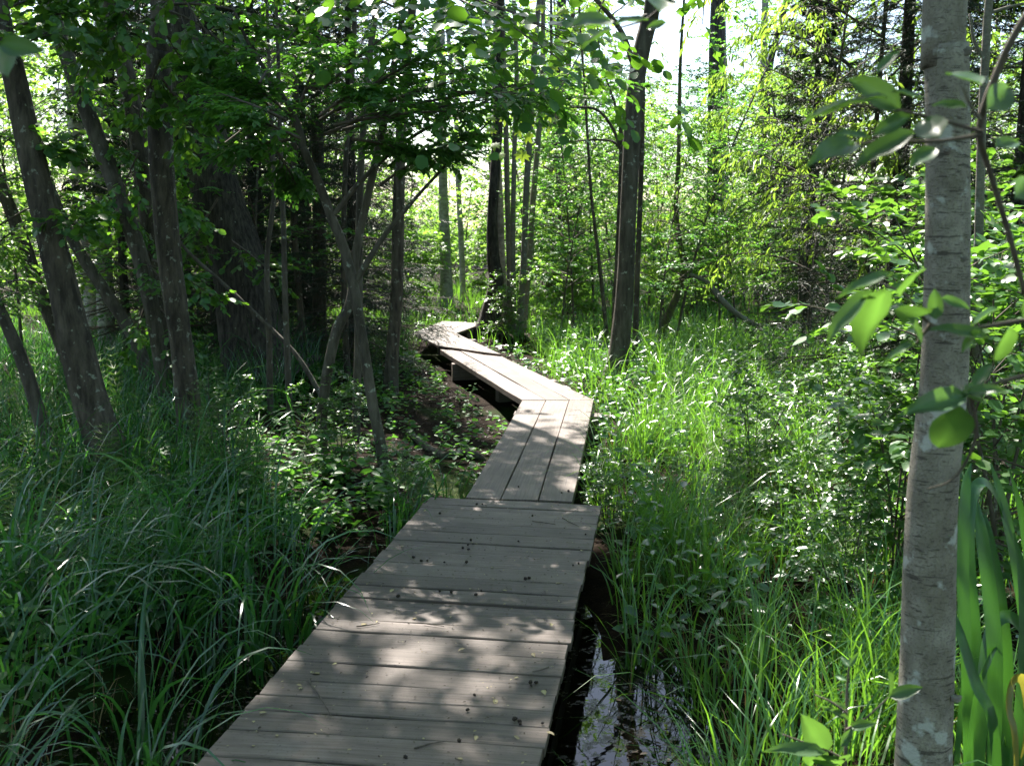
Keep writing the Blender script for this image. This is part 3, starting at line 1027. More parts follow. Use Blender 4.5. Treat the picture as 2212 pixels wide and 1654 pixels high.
def leaf_limbs(parent, limbs, d, leaf, ratio=0.55, kind='hex', mat='cherry', sub=9, twig=5, per=7, sub_ratio=0.5, flat=0.25, jn=0.3, seed=0, droop=0.12, twig_len=0.28,
               thick=0.012, sag=0.10, ydir=0.0, trop=-0.10):
    """branches given by end points in the photograph and depth; leafy sprays grow from them"""
    r_ = np.random.default_rng(seed)
    P, Q = [], []
    for l in limbs:
        x0, y0, x1, y1 = l[:4]
        d0 = l[4] if len(l) > 4 else d
        d1 = l[5] if len(l) > 5 else d0 + r_.normal(0, 0.25)
        P.append(Y(x0, y0, d0))
        Q.append(Y(x1, y1, d1))
    P, Q = np.array(P), np.array(Q)
    L = np.linalg.norm(Q - P, axis=1)
    n = len(P)
    Tq = np.tile([0, 0, -sag], (n, 1)) + r_.normal(0, 0.04, (n, 3))
    D = (Q - P) / L[:, None] - Tq
    loc = np.array(parent.location)
    b = {'P': P - loc, 'D': D, 'L': L, 'T': Tq, 'R': np.full(n, thick)}
    sb = children(r_, b, sub, 0.12, 1.0, 0.75, sub_ratio, flat, (0, 0, trop))
    tb = children(r_, sb, twig, 0.1, 1.0, 0.7, 0.7, flat, (0, 0, trop))
    tb['L'] = np.clip(tb['L'], twig_len * 0.5, twig_len * 1.4)
    V, F, rn = leaves_on(r_, tb, per, leaf, ratio, kind=kind, jn=jn, droop=droop)
    part('twigs', mesh_np('twigs', *br_tubes([b, sb], 4, 4), mat=M['twig'], smooth=True), parent, 'stuff')
    part('twigs', mesh_np('twigs', *br_tubes([tb], 2, 3), mat=M['twig'], smooth=True), parent, 'stuff')
    part('foliage', mesh_np('foliage', V, F, M[mat], rnd=rn), parent, 'stuff')


leaf_limbs(T['s2'], [(655, 300, 430, 230), (700, 290, 930, 215), (740, 280, 1130, 205), (760, 260, 1260, 170), (690, 260, 900, 140), (650, 270, 520, 160),
                     (820, 400, 1000, 300), (790, 330, 960, 330), (640, 300, 480, 330), (720, 240, 1050, 140), (600, 240, 420, 150), (600, 330, 640, 400)],
           7.3, 0.062, sub=11, twig=6, per=7, seed=21, flat=0.22)

leaf_limbs(T['s2'], [(650, 300, 520, 250), (690, 250, 800, 190), (720, 270, 1000, 240), (650, 220, 700, 110), (760, 300, 880, 330), (620, 260, 470, 200), (840, 220, 1010, 170), (960, 200, 1230, 215), (560, 180, 640, 60), (700, 190, 860, 60), (780, 200, 980, 90)],
           6.6, 0.060, sub=8, twig=5, per=7, seed=121, flat=0.2)

# hanging alder leaves at the upper left
leaf_limbs(T['t4'], [(350, -60, 250, 60), (360, -40, 460, 90), (352, 20, 520, 130), (340, 40, 190, 110), (350, 60, 420, 190), (352, 10, 620, 60), (345, 130, 300, 250), (350, 170, 430, 300),
                     (350, -80, 700, 20), (345, -60, 120, 20)], 7.6, 0.072, ratio=0.72, kind='round', mat='alder', sub=7, twig=4, per=6, seed=22, droop=0.35, flat=0.6, jn=0.5, sag=0.2)
leaf_limbs(T['t5'], [(460, 330, 590, 230, 10.8), (470, 430, 400, 560, 10.9), (440, 280, 330, 420, 11.0), (480, 250, 640, 120, 10.8), (500, 520, 600, 600, 10.8)], 10.9, 0.07, ratio=0.7, kind='round', mat='alder',
           sub=7, twig=4, per=6, seed=23, droop=0.3, flat=0.5)
leaf_limbs(T['t1'], [(20, 120, 130, 60), (30, 60, 180, 20), (60, 300, 150, 330), (10, 20, 90, -10), (100, 470, 190, 500)], 7.4, 0.07, ratio=0.72, kind='round', mat='alder', sub=7, twig=4, per=6, seed=122, droop=0.35, flat=0.6, jn=0.5)
leaf_limbs(T['t3'], [(240, 0, 420, -30), (262, 115, 420, 150), (287, 230, 400, 320), (250, 40, 180, 180), (300, 330, 230, 480), (310, 400, 430, 480), (330, 560, 460, 640)], 9.6, 0.07, ratio=0.72, kind='round', mat='alder', sub=8, twig=4, per=6, seed=123, droop=0.35, flat=0.5, jn=0.5)
leaf_limbs(T['t2'], [(257, 423, 330, 560), (203, 280, 290, 350), (300, 545, 380, 640), (330, 650, 430, 760), (147, 130, 240, 240), (320, 640, 280, 760)], 10.0, 0.06, kind='round', ratio=0.7, mat='alder', sub=6, twig=4, per=6, seed=24, droop=0.25)
leaf_limbs(T['t0'], [(-60, 480, 40, 560), (-40, 560, 60, 480), (-80, 420, 60, 380), (-60, 600, 50, 640), (-90, 300, 60, 300)], 8.2, 0.06, kind='hex', mat='far', sub=7, twig=4, per=6, seed=25)
# large dark leaves hanging in at the top middle
T['hz'] = pix_tree('hazel_tree', 'hazel whose large dark leaves hang in at the top centre', 'tree',
                   [(770, 900, 18), (775, 700, 17), (778, 400, 15), (795, 150, 13), (820, -60, 11)], d=9.0, bark='bark_thin', height=4.6, crown=2, crown_scale=0.75, seed=30, sides=8, crown_shift=(1.6, -2.8))
leaf_limbs(T['hz'], [(830, -40, 1180, 60, 8.8, 6.5), (820, -60, 1260, 110, 8.8, 6.2), (815, -20, 960, 110, 8.8, 6.8), (830, -50, 1090, 20, 8.8, 6.4), (820, 0, 1020, 170, 8.8, 6.6), (820, -30, 1210, 130, 8.8, 6.0)],
           6.5, 0.095, ratio=0.78, kind='round', mat='alder', sub=6, twig=4, per=5, seed=31, droop=0.3, flat=0.4, jn=0.5)

# ------------------------------------------------------------------ middle distance
clump = [
    ('dark mossy-footed old trunk at the left of the alder clump', [(1052, 722, 60), (1058, 690, 40), (1072, 610, 33), (1066, 560, 28), (1064, 470, 24), (1074, 300, 22), (1080, 120, 20)], 'bark_old', 16.6, 0.5),
    ('birch stem of the clump, pale beside the dark mossy trunk', [(1090, 728, 20), (1088, 640, 17), (1083, 540, 16), (1080, 430, 15), (1074, 320, 14), (1070, 160, 13)], 'bark_birch', 16.9, 0.15),
    ('second slim stem from the left in the alder clump', [(1101, 730, 13), (1101, 620, 12), (1098, 500, 12), (1095, 380, 12), (1092, 230, 11), (1086, 60, 10)], 'bark_smooth', 16.7, 0.15),
    ('slimmest straight stem in the middle of the alder clump', [(1109, 735, 12), (1109, 620, 11), (1108, 500, 11), (1111, 330, 11), (1116, 150, 10)], 'bark_smooth', 16.5, 0.15),
    ('stem with a pale sunlit side, second from the right in the clump', [(1121, 738, 17), (1127, 640, 15), (1133, 540, 14), (1136, 430, 14), (1144, 300, 13), (1154, 120, 12)], 'bark_smooth', 16.5, 0.2),
    ('rightmost stem of the alder clump, leaning a little right', [(1128, 728, 14), (1136, 640, 14), (1145, 550, 13), (1151, 440, 13), (1161, 320, 12), (1172, 160, 11)], 'bark_smooth', 17.0, 0.15),
]
for i, (lab, pts, bk, dd, fl) in enumerate(clump):
    T['c%d' % i] = pix_tree('clump_alder', lab, 'tree', pts, d=dd, bark=bk, height=8.0, crown=i % 3 if i == 4 else None, crown_scale=0.5, seed=40 + i, sides=9, flare=fl, group='stems of the clump at the far bend', crown_shift=(0.3, 0.8))

T['a2'] = pix_tree('alder_tree', 'grey-brown alder beside the bend of the walk, crooked at the top', 'tree',
                   [(1322, 862, 62), (1328, 815, 50), (1338, 750, 43), (1350, 620, 39), (1356, 480, 37), (1363, 340, 36), (1368, 240, 37), (1382, 130, 38), (1403, 40, 34), (1412, -20, 32)], bark='bark_thin', height=10, crown=1, crown_scale=0.9, seed=50, flare=0.25, crown_shift=(1.8, 2.0),
                   limbs=[[(1368, 140, 14), (1345, 75, 12), (1310, 25, 10), (1260, -30, 9)]])
T['a3'] = pix_tree('sapling', 'slim dark stem close on the right of the crooked alder', 'tree',
                   [(1372, 745, 14), (1378, 560, 12), (1384, 400, 12), (1388, 240, 10), (1392, 100, 9)], d=13.0, bark='bark_alder', height=6.5, seed=51, sides=7, flare=0.1)
T['a4'] = pix_tree('sapling', 'slim dark stem close on the left of the crooked alder', 'tree',
                   [(1326, 735, 15), (1334, 560, 12), (1340, 400, 11), (1342, 310, 10), (1338, 250, 8)], d=13.4, bark='bark_alder', seed=52, sides=7, flare=0.1,
                   limbs=[[(1341, 320, 8), (1322, 275, 7), (1290, 238, 6), (1240, 232, 4), (1190, 238, 3)], [(1341, 322, 6), (1320, 305, 5), (1270, 303, 4), (1190, 312, 2)], [(1338, 260, 7), (1320, 200, 5), (1300, 140, 4), (1290, 60, 3)]])
T['a5'] = pix_tree('sapling', 'thin leaning stem midway between the clump and the crooked alder', 'tree',
                   [(1311, 735, 10), (1300, 620, 9), (1291, 540, 8), (1277, 420, 7), (1270, 310, 6), (1262, 180, 5)], d=15.0, bark='bark_alder', height=6, seed=53, sides=7, flare=0.1)
T['a6'] = pix_tree('bent_tree', 'mossy bent trunk curving up in the sunny grass right of the walk', 'tree',
                   [(1422, 742, 20), (1436, 700, 18), (1455, 655, 17), (1474, 610, 16), (1479, 570, 15), (1468, 525, 13), (1460, 450, 11), (1466, 330, 9)], d=15.2, bark='bark_moss', height=5.5, seed=54, sides=8, flare=0.1)
T['a7'] = pix_tree('pine_tree', 'dark straight trunk standing in the bright gap, upper right', 'tree',
                   [(1546, 620, 34), (1543, 480, 33), (1544, 300, 34), (1548, 120, 33), (1552, -10, 31)], d=24, bark='bark_old', height=13, crown=0, crown_scale=1.0, seed=55, crown_shift=(0, 2))
T['a8'] = pix_tree('birch_tree', 'pale birch just right of the dark straight trunk in the gap', 'tree',
                   [(1566, 622, 17), (1566, 480, 16), (1565, 300, 15), (1562, 120, 14), (1560, -10, 13)], d=25.5, bark='bark_birch', height=12, seed=56)
T['a9'] = pix_tree('birch_tree', 'pale slim birch behind the dead spruce twigs, right of centre', 'tree',
                   [(1637, 640, 19), (1640, 500, 18), (1645, 330, 16), (1650, 120, 15)], d=27, bark='bark_birch', height=12, seed=57)
T['a10'] = pix_tree('dark_tree', 'dark trunk standing against the pale slim birch, right of centre', 'tree',
                    [(1655, 648, 18), (1656, 500, 17), (1655, 330, 15), (1662, 150, 14), (1690, 40, 12)], d=25, bark='bark_old', height=11, crown=2, crown_scale=0.8, seed=58)
T['a11'] = pix_tree('birch_tree', 'sunlit birch trunk in the glade left of the alder clump', 'tree',
                    [(966, 660, 29), (962, 560, 24), (958, 440, 20), (956, 300, 18), (955, 120, 16)], d=24.0, bark='bark_birch', height=12, seed=59, flare=0.2)
T['a12'] = pix_tree('birch_tree', 'slimmer trunk between the sunlit glade birch and the clump', 'tree',
                    [(1000, 640, 13), (997, 540, 12), (990, 400, 11), (985, 250, 10)], d=26.0, bark='bark_birch', height=10, seed=60)
T['a13'] = pix_tree('old_tree', 'stout dark trunk low in the shade behind the clump', 'tree',
                    [(1196, 648, 34), (1195, 600, 28), (1196, 520, 26), (1200, 350, 24), (1210, 100, 20)], d=25.5, bark='bark_old', height=11, seed=61, flare=0.4)
T['a14'] = pix_tree('young_alder', 'dark stem leaning left behind the grass, right of the clump', 'tree',
                    [(1252, 668, 14), (1236, 620, 13), (1222, 570, 12), (1210, 480, 10), (1205, 380, 9)], d=21, bark='bark_alder', height=7, seed=62, sides=7)
T['a15'] = pix_tree('old_tree', 'crooked forked dark tree top, upper right behind the leaves', 'tree',
                    [(1735, 640, 22), (1740, 480, 20), (1795, 210, 16), (1790, 110, 15), (1760, 20, 13), (1740, -40, 12)], d=16, bark='bark_old', height=8, seed=63, sides=8,
                    limbs=[[(1795, 150, 11), (1820, 130, 9), (1855, 170, 6), (1890, 220, 4)], [(1790, 120, 9), (1720, 80, 7), (1670, 75, 5), (1620, 90, 3)]])

# fallen limb on the right bank
fl = thing('fallen_limb', 'bare crooked fallen limb slanting into the grass, right of the walk', 'branch', Y(1640, 706, 14.6))
fp = np.array([Y(1490, 592, 14.6), Y(1530, 612, 14.6), Y(1556, 645, 14.5), Y(1590, 676, 14.4), Y(1648, 712, 14.3)]) - np.array(fl.location)
part('limb', mesh_np('limb', *tube(fp, [0.02, 0.035, 0.045, 0.04, 0.03], sides=8), mat=M['bark_smooth'], smooth=True), fl)
# leaning dead branch on the left
fb = thing('dead_branch', 'long thin dead branch leaning diagonally past the ridged tree', 'branch', Y(690, 845, 9.8))
fp = np.array([Y(690, 848, 9.6), Y(650, 780, 9.7), Y(609, 733, 9.8), Y(500, 629, 10.0), Y(406, 544, 10.1), Y(330, 455, 10.2), Y(180, 390, 10.3)]) - np.array(fb.location)
part('limb', mesh_np('limb', *tube(fp, [0.024, 0.022, 0.02, 0.02, 0.017, 0.013, 0.007], sides=7), mat=M['bark_thin'], smooth=True), fb)

# right foreground trunk and the slim stem behind it
T['r1'] = pix_tree('young_aspen', 'smooth grey trunk in the right foreground, bowed at its foot', 'tree',
                   [(1988, 1900, 112), (1994, 1654, 109), (2003, 1400, 106), (2008, 1200, 104), (2014, 1060, 103), (2028, 930, 100), (2040, 800, 96), (2046, 600, 93), (2048, 420, 90), (2047, 250, 89), (2044, 100, 87), (2042, -30, 86)],
                   d=2.55, bark='aspen', height=6.5, crown=0, crown_scale=0.65, seed=70, sides=36, flare=0, wob=0.02, crown_shift=(0.9, 1.2))
for x_, y_, sx_ in ((2068, 120, 0.022), (2022, 1150, 0.018), (2010, 1405, 0.024), (2046, 1490, 0.018), (2036, 840, 0.014), (2060, 560, 0.015), (2025, 330, 0.012)):
    kc = Y(x_, y_, 2.55) - np.array(T['r1'].location)
    off = (x_ - 2030) / 52.0
    kc = kc + np.array([0, -0.056 * math.sqrt(max(0.05, 1 - min(abs(off), 0.95) ** 2)), 0])
    u_, v_ = np.meshgrid(np.linspace(0, 2 * math.pi, 12, endpoint=False), np.linspace(-1, 1, 7))
    rr_ = np.sqrt(np.maximum(0, 1 - v_ ** 2)) * (1 - 0.35 * np.exp(-((v_ + 0.1) / 0.25) ** 2))
    KV = np.stack([np.cos(u_) * rr_ * sx_, np.sin(u_) * rr_ * 0.009, v_ * sx_ * 0.55 + np.abs(np.cos(u_)) * 0.004], -1).reshape(-1, 3) + kc
    ii, jj = np.arange(6)[:, None] * 12, np.arange(12)[None, :]
    part('knot', mesh_np('knot', KV, [np.stack([ii + jj, ii + (jj + 1) % 12, ii + 12 + (jj + 1) % 12, ii + 12 + jj], -1).reshape(-1, 4)], M['bark_smooth'], smooth=True), T['r1'])
T['r2'] = pix_tree('sapling', 'slim pale pinkish stem just right of the smooth grey trunk', 'tree',
                   [(2095, 1180, 26), (2104, 1000, 23), (2108, 800, 21), (2113, 560, 19), (2120, 300, 18), (2128, 130, 17), (2138, -20, 16)], d=5.4, bark='bark_smooth', height=5.2, seed=71, sides=9, flare=0.1,
                   limbs=[[(2128, 130, 9), (2105, 90, 7), (2095, 30, 5)], [(2135, 30, 8), (2180, 15, 6), (2230, 5, 5)]])

# ------------------------------------------------------------------ plant kinds (shared meshes)
SHRUB = [make_plant(200 + i, 2.1, 5, 0.38, 8, 0.12, 0.62, 0.5, 4, 3, 5, 0.066, 0.72, 'round', 'shrub', 'bark_thin', 0.014, flat=0.4, jn=0.42, droop=0.05, profile='round', twig_len=0.22) for i in range(3)]
SAPL = [make_plant(220 + i, 4.2, 1, 0.15, 26, 0.22, 1.25, 0.35, 6, 4, 6, 0.062, 0.62, 'hex', 'cherry', 'bark_thin', 0.028, flat=0.25, jn=0.3, droop=0.1, profile='round') for i in range(2)]
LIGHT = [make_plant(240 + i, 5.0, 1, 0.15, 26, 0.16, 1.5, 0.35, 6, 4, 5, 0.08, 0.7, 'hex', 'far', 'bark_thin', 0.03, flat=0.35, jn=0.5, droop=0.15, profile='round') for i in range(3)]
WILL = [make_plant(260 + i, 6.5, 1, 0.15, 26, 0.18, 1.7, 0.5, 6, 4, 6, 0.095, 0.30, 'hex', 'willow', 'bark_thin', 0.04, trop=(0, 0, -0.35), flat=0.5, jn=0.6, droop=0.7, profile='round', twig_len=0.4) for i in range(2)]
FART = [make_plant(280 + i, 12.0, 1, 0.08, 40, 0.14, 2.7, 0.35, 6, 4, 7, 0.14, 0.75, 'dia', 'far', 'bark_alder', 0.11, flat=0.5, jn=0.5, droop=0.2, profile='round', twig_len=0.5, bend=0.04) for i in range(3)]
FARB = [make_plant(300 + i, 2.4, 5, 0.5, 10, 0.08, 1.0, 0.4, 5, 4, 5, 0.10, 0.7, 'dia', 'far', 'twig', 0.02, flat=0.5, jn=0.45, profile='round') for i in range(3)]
SPR = [make_spruce(320, 11.0, 0.14, 24, 0.9, 2.3), make_spruce(321, 7.0, 0.09, 18, 0.8, 1.5, dead=6)]


def spot(px, d):
    x = (px - 1106) / PX_F * d * 1.0
    return (x, d, float(H(x, d)))


# ------------------------------------------------------------------ spruces
for px, d, k, s, rz, lab in [
    (765, 12.9, 0, (0.62, 0.62, 0.5), 0.3, 'dark spruce with drooping boughs reaching towards the walk, left of centre'),
    (560, 15.5, 0, (1.05, 1.05, 0.7), 1.4, 'dark spruce in deep shade behind the ridged old tree'),
    (400, 17.5, 0, 1.0, 2.2, 'dark spruce behind the straight lichen-flecked alder'),
    (270, 13.2, 1, 0.75, 0.7, 'small dark spruce low between the leaning trunks at left'),
    (660, 17.0, 0, (1.0, 1.0, 0.62), 0.2, 'dark spruce closing the shade behind the dark upright trunk'),
    (470, 13.8, 0, (0.8, 0.8, 0.55), 2.6, 'dark spruce close behind the ridged old tree, on its left'),
    (330, 20.0, 0, (1.0, 1.0, 0.6), 4.0, 'dark spruce far back between the leaning trunks'),
    (1930, 11.0, 0, (0.8, 0.8, 0.6), 0.9, 'dark spruce behind the smooth grey trunk at right'),
    (2190, 9.5, 0, (0.8, 0.8, 0.7), 2.9, 'dark spruce at the right edge behind the shrubs'),
    (1745, 14.5, 1, 0.85, 1.1, 'thin spruce with bare dead lower twigs, right of centre'),
]:
    inst(SPR[k], 'spruce_tree', lab, 'tree', spot(px, d), rz, s)

# ------------------------------------------------------------------ shrubs and saplings one can tell apart
for i, (px, d, k, s, lab) in enumerate([
    (1880, 6.4, 0, 0.45, 'low glossy-leaved shrub left of the smooth grey trunk'),
    (1960, 5.2, 1, 0.7, 'low glossy shrub close behind the smooth grey trunk'),
    (2140, 5.9, 2, 1.0, 'glossy shrub right of the slim pinkish stem'),
    (2215, 4.6, 0, 0.95, 'glossy shrub cut by the right edge of the picture'),
    (2100, 7.4, 1, 0.95, 'glossy shrub behind the slim pinkish stem'),
    (2215, 7.8, 2, 1.15, 'tall glossy shrub at the right edge before the spruce'),
    (1800, 8.4, 1, 0.5, 'sunlit shrub at the foot of the dead-twigged spruce'),
    (1965, 9.2, 2, 1.3, 'tall sunlit shrub before the right-hand spruce'),
]):
    inst(SHRUB[k], 'leafy_shrub', lab, 'shrub', spot(px, d), i * 1.3, s, group='glossy shrubs on the right bank')
for i, (px, d, k, s, lab) in enumerate([
    (1640, 7.0, 0, 0.42, 'knee-high sprout with white-glinting leaves in the sunny grass'),
    (1580, 6.5, 1, 0.30, 'lower sprout with glinting leaves nearer the walk in the sunny grass'),
    (1720, 5.9, 2, 0.36, 'knee-high leafy sprout in the sunny grass left of the grey trunk'),
    (1850, 4.6, 0, 0.34, 'small leafy sprout low beside the foot of the grey trunk'),
    (880, 6.3, 1, 0.26, 'small pale-leaved sprout at the left edge of the wide deck'),
    (730, 7.6, 2, 0.36, 'leafy sprout at the foot of the pale crooked sapling'),
    (1320, 6.3, 2, 0.22, 'small leafy sprout touching the right edge of the wide deck'),
    (470, 7.2, 0, 0.36, 'broad-leaved sprout in front of the straight alder'),
    (1080, 16.0, 1, 0.5, 'leafy sprout in front of the alder clump'),
]):
    inst(SHRUB[k], 'leafy_sprout', lab, 'shrub', spot(px, d), i * 1.1 + 0.4, s, group='low leafy sprouts')
for i, (px, d, k, s, lab) in enumerate([
    (540, 12.2, 0, 0.9, 'leafy sapling in the shade before the ridged tree'),
    (930, 10.5, 1, 0.0, ''),
    (300, 11.5, 1, 0.75, 'leafy sapling among the leaning trunks at left'),
    (1210, 16.5, 1, 0.8, 'mid-green sapling right beside the alder clump'),
    (1425, 14.5, 0, 0.72, 'mid-green sapling right of the slim stems by the crooked alder'),
    (1595, 15.8, 1, 0.85, 'mid-green sapling behind the fallen limb'),
    (1140, 24.0, 1, 1.35, 'mid-green sapling in the wood behind the alder clump'),
    (1255, 25.0, 0, 1.5, 'tall mid-green sapling in the wood between clump and crooked alder'),
    (1400, 22.5, 1, 1.15, 'mid-green sapling in the wood right behind the crooked alder'),
    (1510, 26.0, 0, 1.2, 'mid-green sapling in the wood left of the dark straight trunk'),
    (1610, 22.0, 1, 1.1, 'mid-green sapling in the wood right of the pale birch'),
    (1700, 21.0, 0, 1.4, 'mid-green sapling in the wood behind the dead-twigged spruce'),
    (1285, 19.0, 0, 1.0, 'mid-green sapling behind the thin leaning stem'),
    (690, 15.5, 0, 0.85, 'leafy sapling behind the dark stems left of the walk'),
]):
    if s:
        inst(SAPL[k], 'bird_cherry_sapling', lab, 'tree', spot(px, d), i * 1.3, s)
for i, (px, d, k, s, lab) in enumerate([
    (1240, 17.5, 0, 0.95, 'light green sapling between the clump and the crooked alder'),
    (1440, 17.0, 1, 0.75, 'light green sapling right of the crooked alder'),
    (1560, 16.0, 2, 0.7, 'light green sapling above the fallen limb'),
    (1340, 20.0, 2, 0.85, 'tall light green sapling behind the crooked alder'),
    (1640, 19.5, 1, 0.7, 'light green sapling left of the dead-twigged spruce'),
    (1780, 17.5, 0, 1.3, 'light green sapling behind the dead-twigged spruce'),
    (40, 13.0, 1, 1.0, 'backlit yellow-green sapling at the left edge'),
    (150, 16.0, 0, 1.2, 'backlit yellow-green sapling behind the thick alder'),
    (-60, 11.0, 2, 1.0, 'backlit sapling cut by the left edge'),
    (1000, 30.0, 0, 1.0, 'light green sapling far back in the glade'),
    (880, 24.0, 1, 1.2, 'light green sapling at the left of the glade'),
    (1120, 23.0, 2, 1.2, 'light green sapling right behind the alder clump'),
]):
    inst(LIGHT[k], 'light_sapling', lab, 'tree', spot(px, d), i * 1.7, s)
for i, (px, d, k, s, lab) in enumerate([
    (1460, 15.0, 0, 0.75, 'narrow-leaved tree with hanging sprays, upper right of the crooked alder'),
    (1745, 13.0, 1, 0.95, 'narrow-leaved tree with hanging sprays before the bright gap'),
    (1870, 12.0, 0, 1.1, 'narrow-leaved tree with hanging sprays left of the grey trunk top'),
    (1330, 22.0, 1, 1.0, 'narrow-leaved tree against the bright sky left of the dark trunk'),
]):
    inst(WILL[k], 'hanging_willow', lab, 'tree', spot(px, d), i * 2.1 + 0.5, s)

# ------------------------------------------------------------------ the wood behind
r9 = np.random.default_rng(91)
n_far = 0
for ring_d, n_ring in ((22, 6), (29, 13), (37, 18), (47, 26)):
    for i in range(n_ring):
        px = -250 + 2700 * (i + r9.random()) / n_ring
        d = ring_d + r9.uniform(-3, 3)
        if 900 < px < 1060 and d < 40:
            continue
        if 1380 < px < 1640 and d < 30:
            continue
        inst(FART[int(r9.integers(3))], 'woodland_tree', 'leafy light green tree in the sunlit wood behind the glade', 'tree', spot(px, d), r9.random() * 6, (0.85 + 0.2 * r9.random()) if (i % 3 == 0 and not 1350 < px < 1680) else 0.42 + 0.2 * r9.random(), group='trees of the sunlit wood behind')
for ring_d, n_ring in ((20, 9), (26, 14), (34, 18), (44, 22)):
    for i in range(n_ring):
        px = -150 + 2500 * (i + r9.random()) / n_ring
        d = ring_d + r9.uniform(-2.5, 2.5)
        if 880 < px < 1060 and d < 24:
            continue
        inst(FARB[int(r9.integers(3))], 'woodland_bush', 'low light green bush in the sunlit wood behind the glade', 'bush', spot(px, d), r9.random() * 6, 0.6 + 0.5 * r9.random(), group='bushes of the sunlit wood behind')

# neighbouring trees that close the wood in beside and behind the viewpoint
for i, (x, y_, sc_, lab) in enumerate([
    (-6.2, 3.0, 0.9, 'leafy tree beside the viewpoint, nearest on the left'), (-7.8, 6.5, 0.95, 'leafy tree outside the left edge, level with the thick alder'), (-5.0, -1.5, 0.9, 'leafy tree behind the viewpoint on the left'),
    (-2.6, -4.5, 0.95, 'leafy tree behind the viewpoint, left of the deck'), (1.8, -5.0, 0.95, 'leafy tree behind the viewpoint, right of the deck'), (4.2, -2.2, 0.9, 'leafy tree behind the viewpoint on the right'),
    (5.4, 1.6, 0.85, 'leafy tree beside the viewpoint, nearest on the right'), (6.6, 5.2, 0.85, 'leafy tree outside the right edge beyond the shrubs'), (-9.5, 10.5, 0.95, 'leafy tree far outside the left edge'),
    (8.2, 9.5, 0.9, 'leafy tree far outside the right edge'), (-7.5, -5.5, 1.0, 'leafy tree well behind the viewpoint on the left'), (6.5, -7.0, 1.0, 'leafy tree well behind the viewpoint on the right'), (-0.6, -9.0, 1.0, 'leafy tree straight behind the viewpoint')]):
    inst(FART[i % 3], 'woodland_tree', lab, 'tree', (x, y_, 0.0), i * 1.1, sc_)

# far wall of trees that reads as one mass
nW = 26000
aw = r9.uniform(-0.62, 0.62, nW)
dw = r9.uniform(58, 80, nW)
zw = r9.random(nW) ** 1.5 * (5 + 2.5 * np.sin(aw * 31) + 2 * np.sin(aw * 67 + 1))
Pw = np.stack([np.tan(aw) * dw, dw, 0.3 + zw], -1)
Aw = norm(r9.normal(0, 1, (nW, 3)))
Nw = norm(r9.normal(0, 0.6, (nW, 3)) + Z3)
Lw = r9.uniform(0.25, 0.5, nW)
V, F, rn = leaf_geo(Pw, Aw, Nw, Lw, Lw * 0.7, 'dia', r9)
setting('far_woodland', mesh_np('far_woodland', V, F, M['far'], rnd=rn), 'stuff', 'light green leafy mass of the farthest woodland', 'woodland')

# ------------------------------------------------------------------ grass
def scatter(n, x0, x1, y0, y1, r_, clear=0.0, keep=None):
    x = r_.uniform(x0, x1, n)
    y = r_.uniform(y0, y1, n)
    m = np.ones(n, bool)
    dd = seg_dist(x, y)
    half = np.where(y < 6.0, 0.56, 0.38)
    m &= dd > half + clear
    if keep is not None:
        m &= r_.random(n) < keep(x, y)
    return x[m], y[m]


def in_view(x, y, pad=0.4):
    return np.abs(x) < (y * 0.52 + pad)


def tussocks(nt, per, area, r_, keep=None, spread=0.05, clear=0.02):
    x, y = scatter(nt, *area, r_, clear, keep)
    n = len(x)
    hue = np.repeat(r_.random(n), per)
    sz = np.repeat(0.75 + 0.5 * r_.random(n), per)
    bx = np.repeat(x, per) + r_.normal(0, spread, n * per)
    by = np.repeat(y, per) + r_.normal(0, spread, n * per)
    az = np.arctan2(by - np.repeat(y, per), bx - np.repeat(x, per)) + r_.normal(0, 0.7, n * per)
    m = seg_dist(bx, by) > np.where(by < 6, 0.54, 0.36)
    return bx[m], by[m], az[m], hue[m], sz[m]


def grass_geo(nt, per, area, r_, Lr, Wr, bend=(0.9, 2.0), lean=0.25, keep=None, segs=5, spread=0.06, clear=0.02, wind=None):
    bx, by, az, hue, sz = tussocks(nt, per, area, r_, keep, spread, clear)
    n = len(bx)
    base = np.stack([bx, by, np.maximum(H(bx, by), -0.09) - 0.02], -1)
    L = r_.uniform(*Lr, n) * sz
    if wind is not None:
        az = az + np.angle(np.exp(1j * (wind - az))) * 0.3
    b = r_.uniform(*bend, n)
    return blades(base, L, az, np.abs(r_.normal(0, lean, n)), b, r_.uniform(*Wr, n), r_, segs, np.clip(hue + r_.normal(0, 0.2, n), 0, 1))


r5 = np.random.default_rng(55)


def patch(x, y):
    return np.clip(0.5 + 0.75 * (np.sin(2.1 * x + 1.3 * y + 0.5) * np.sin(1.7 * y - 0.9 * x + 2.0) + 0.5 * np.sin(4.3 * x - 2.7 * y) + 0.4 * np.sin(3.1 * y + 5.0 * x + 1)), 0.06, 1.0)


shade_left = lambda x, y: in_view(x, y) * (0.35 + 0.65 * patch(y, x)) * (1 - 0.62 * (pool(x, y) > 0.5)) * np.where((x > -2.2) & (y > 7.0) & (y < 15), 0.12, 1.0) * np.where((x > -1.6) & (y > 6.0) & (y < 10), 0.15, 1.0) * np.where((seg_dist(x, y) < 0.86) & (y < 5.6), 0.10, 1.0)
geo = [
    grass_geo(330, 15, (-4.5, -0.2, 2.0, 7.6), r5, (0.35, 0.95), (0.006, 0.014), (1.5, 3.0), 0.34, shade_left, 8, 0.065, wind=-0.2),
    grass_geo(150, 15, (-4.5, -0.9, 2.0, 5.2), r5, (0.6, 1.1), (0.010, 0.019), (1.9, 3.2), 0.28, shade_left, 9, 0.08, wind=-0.3),
    grass_geo(1200, 10, (-7.5, -1.5, 7.5, 16), r5, (0.4, 0.8), (0.007, 0.012), (0.9, 2.0), 0.28, shade_left, 5, 0.07),
]
V, F, rn = join_geo(geo)
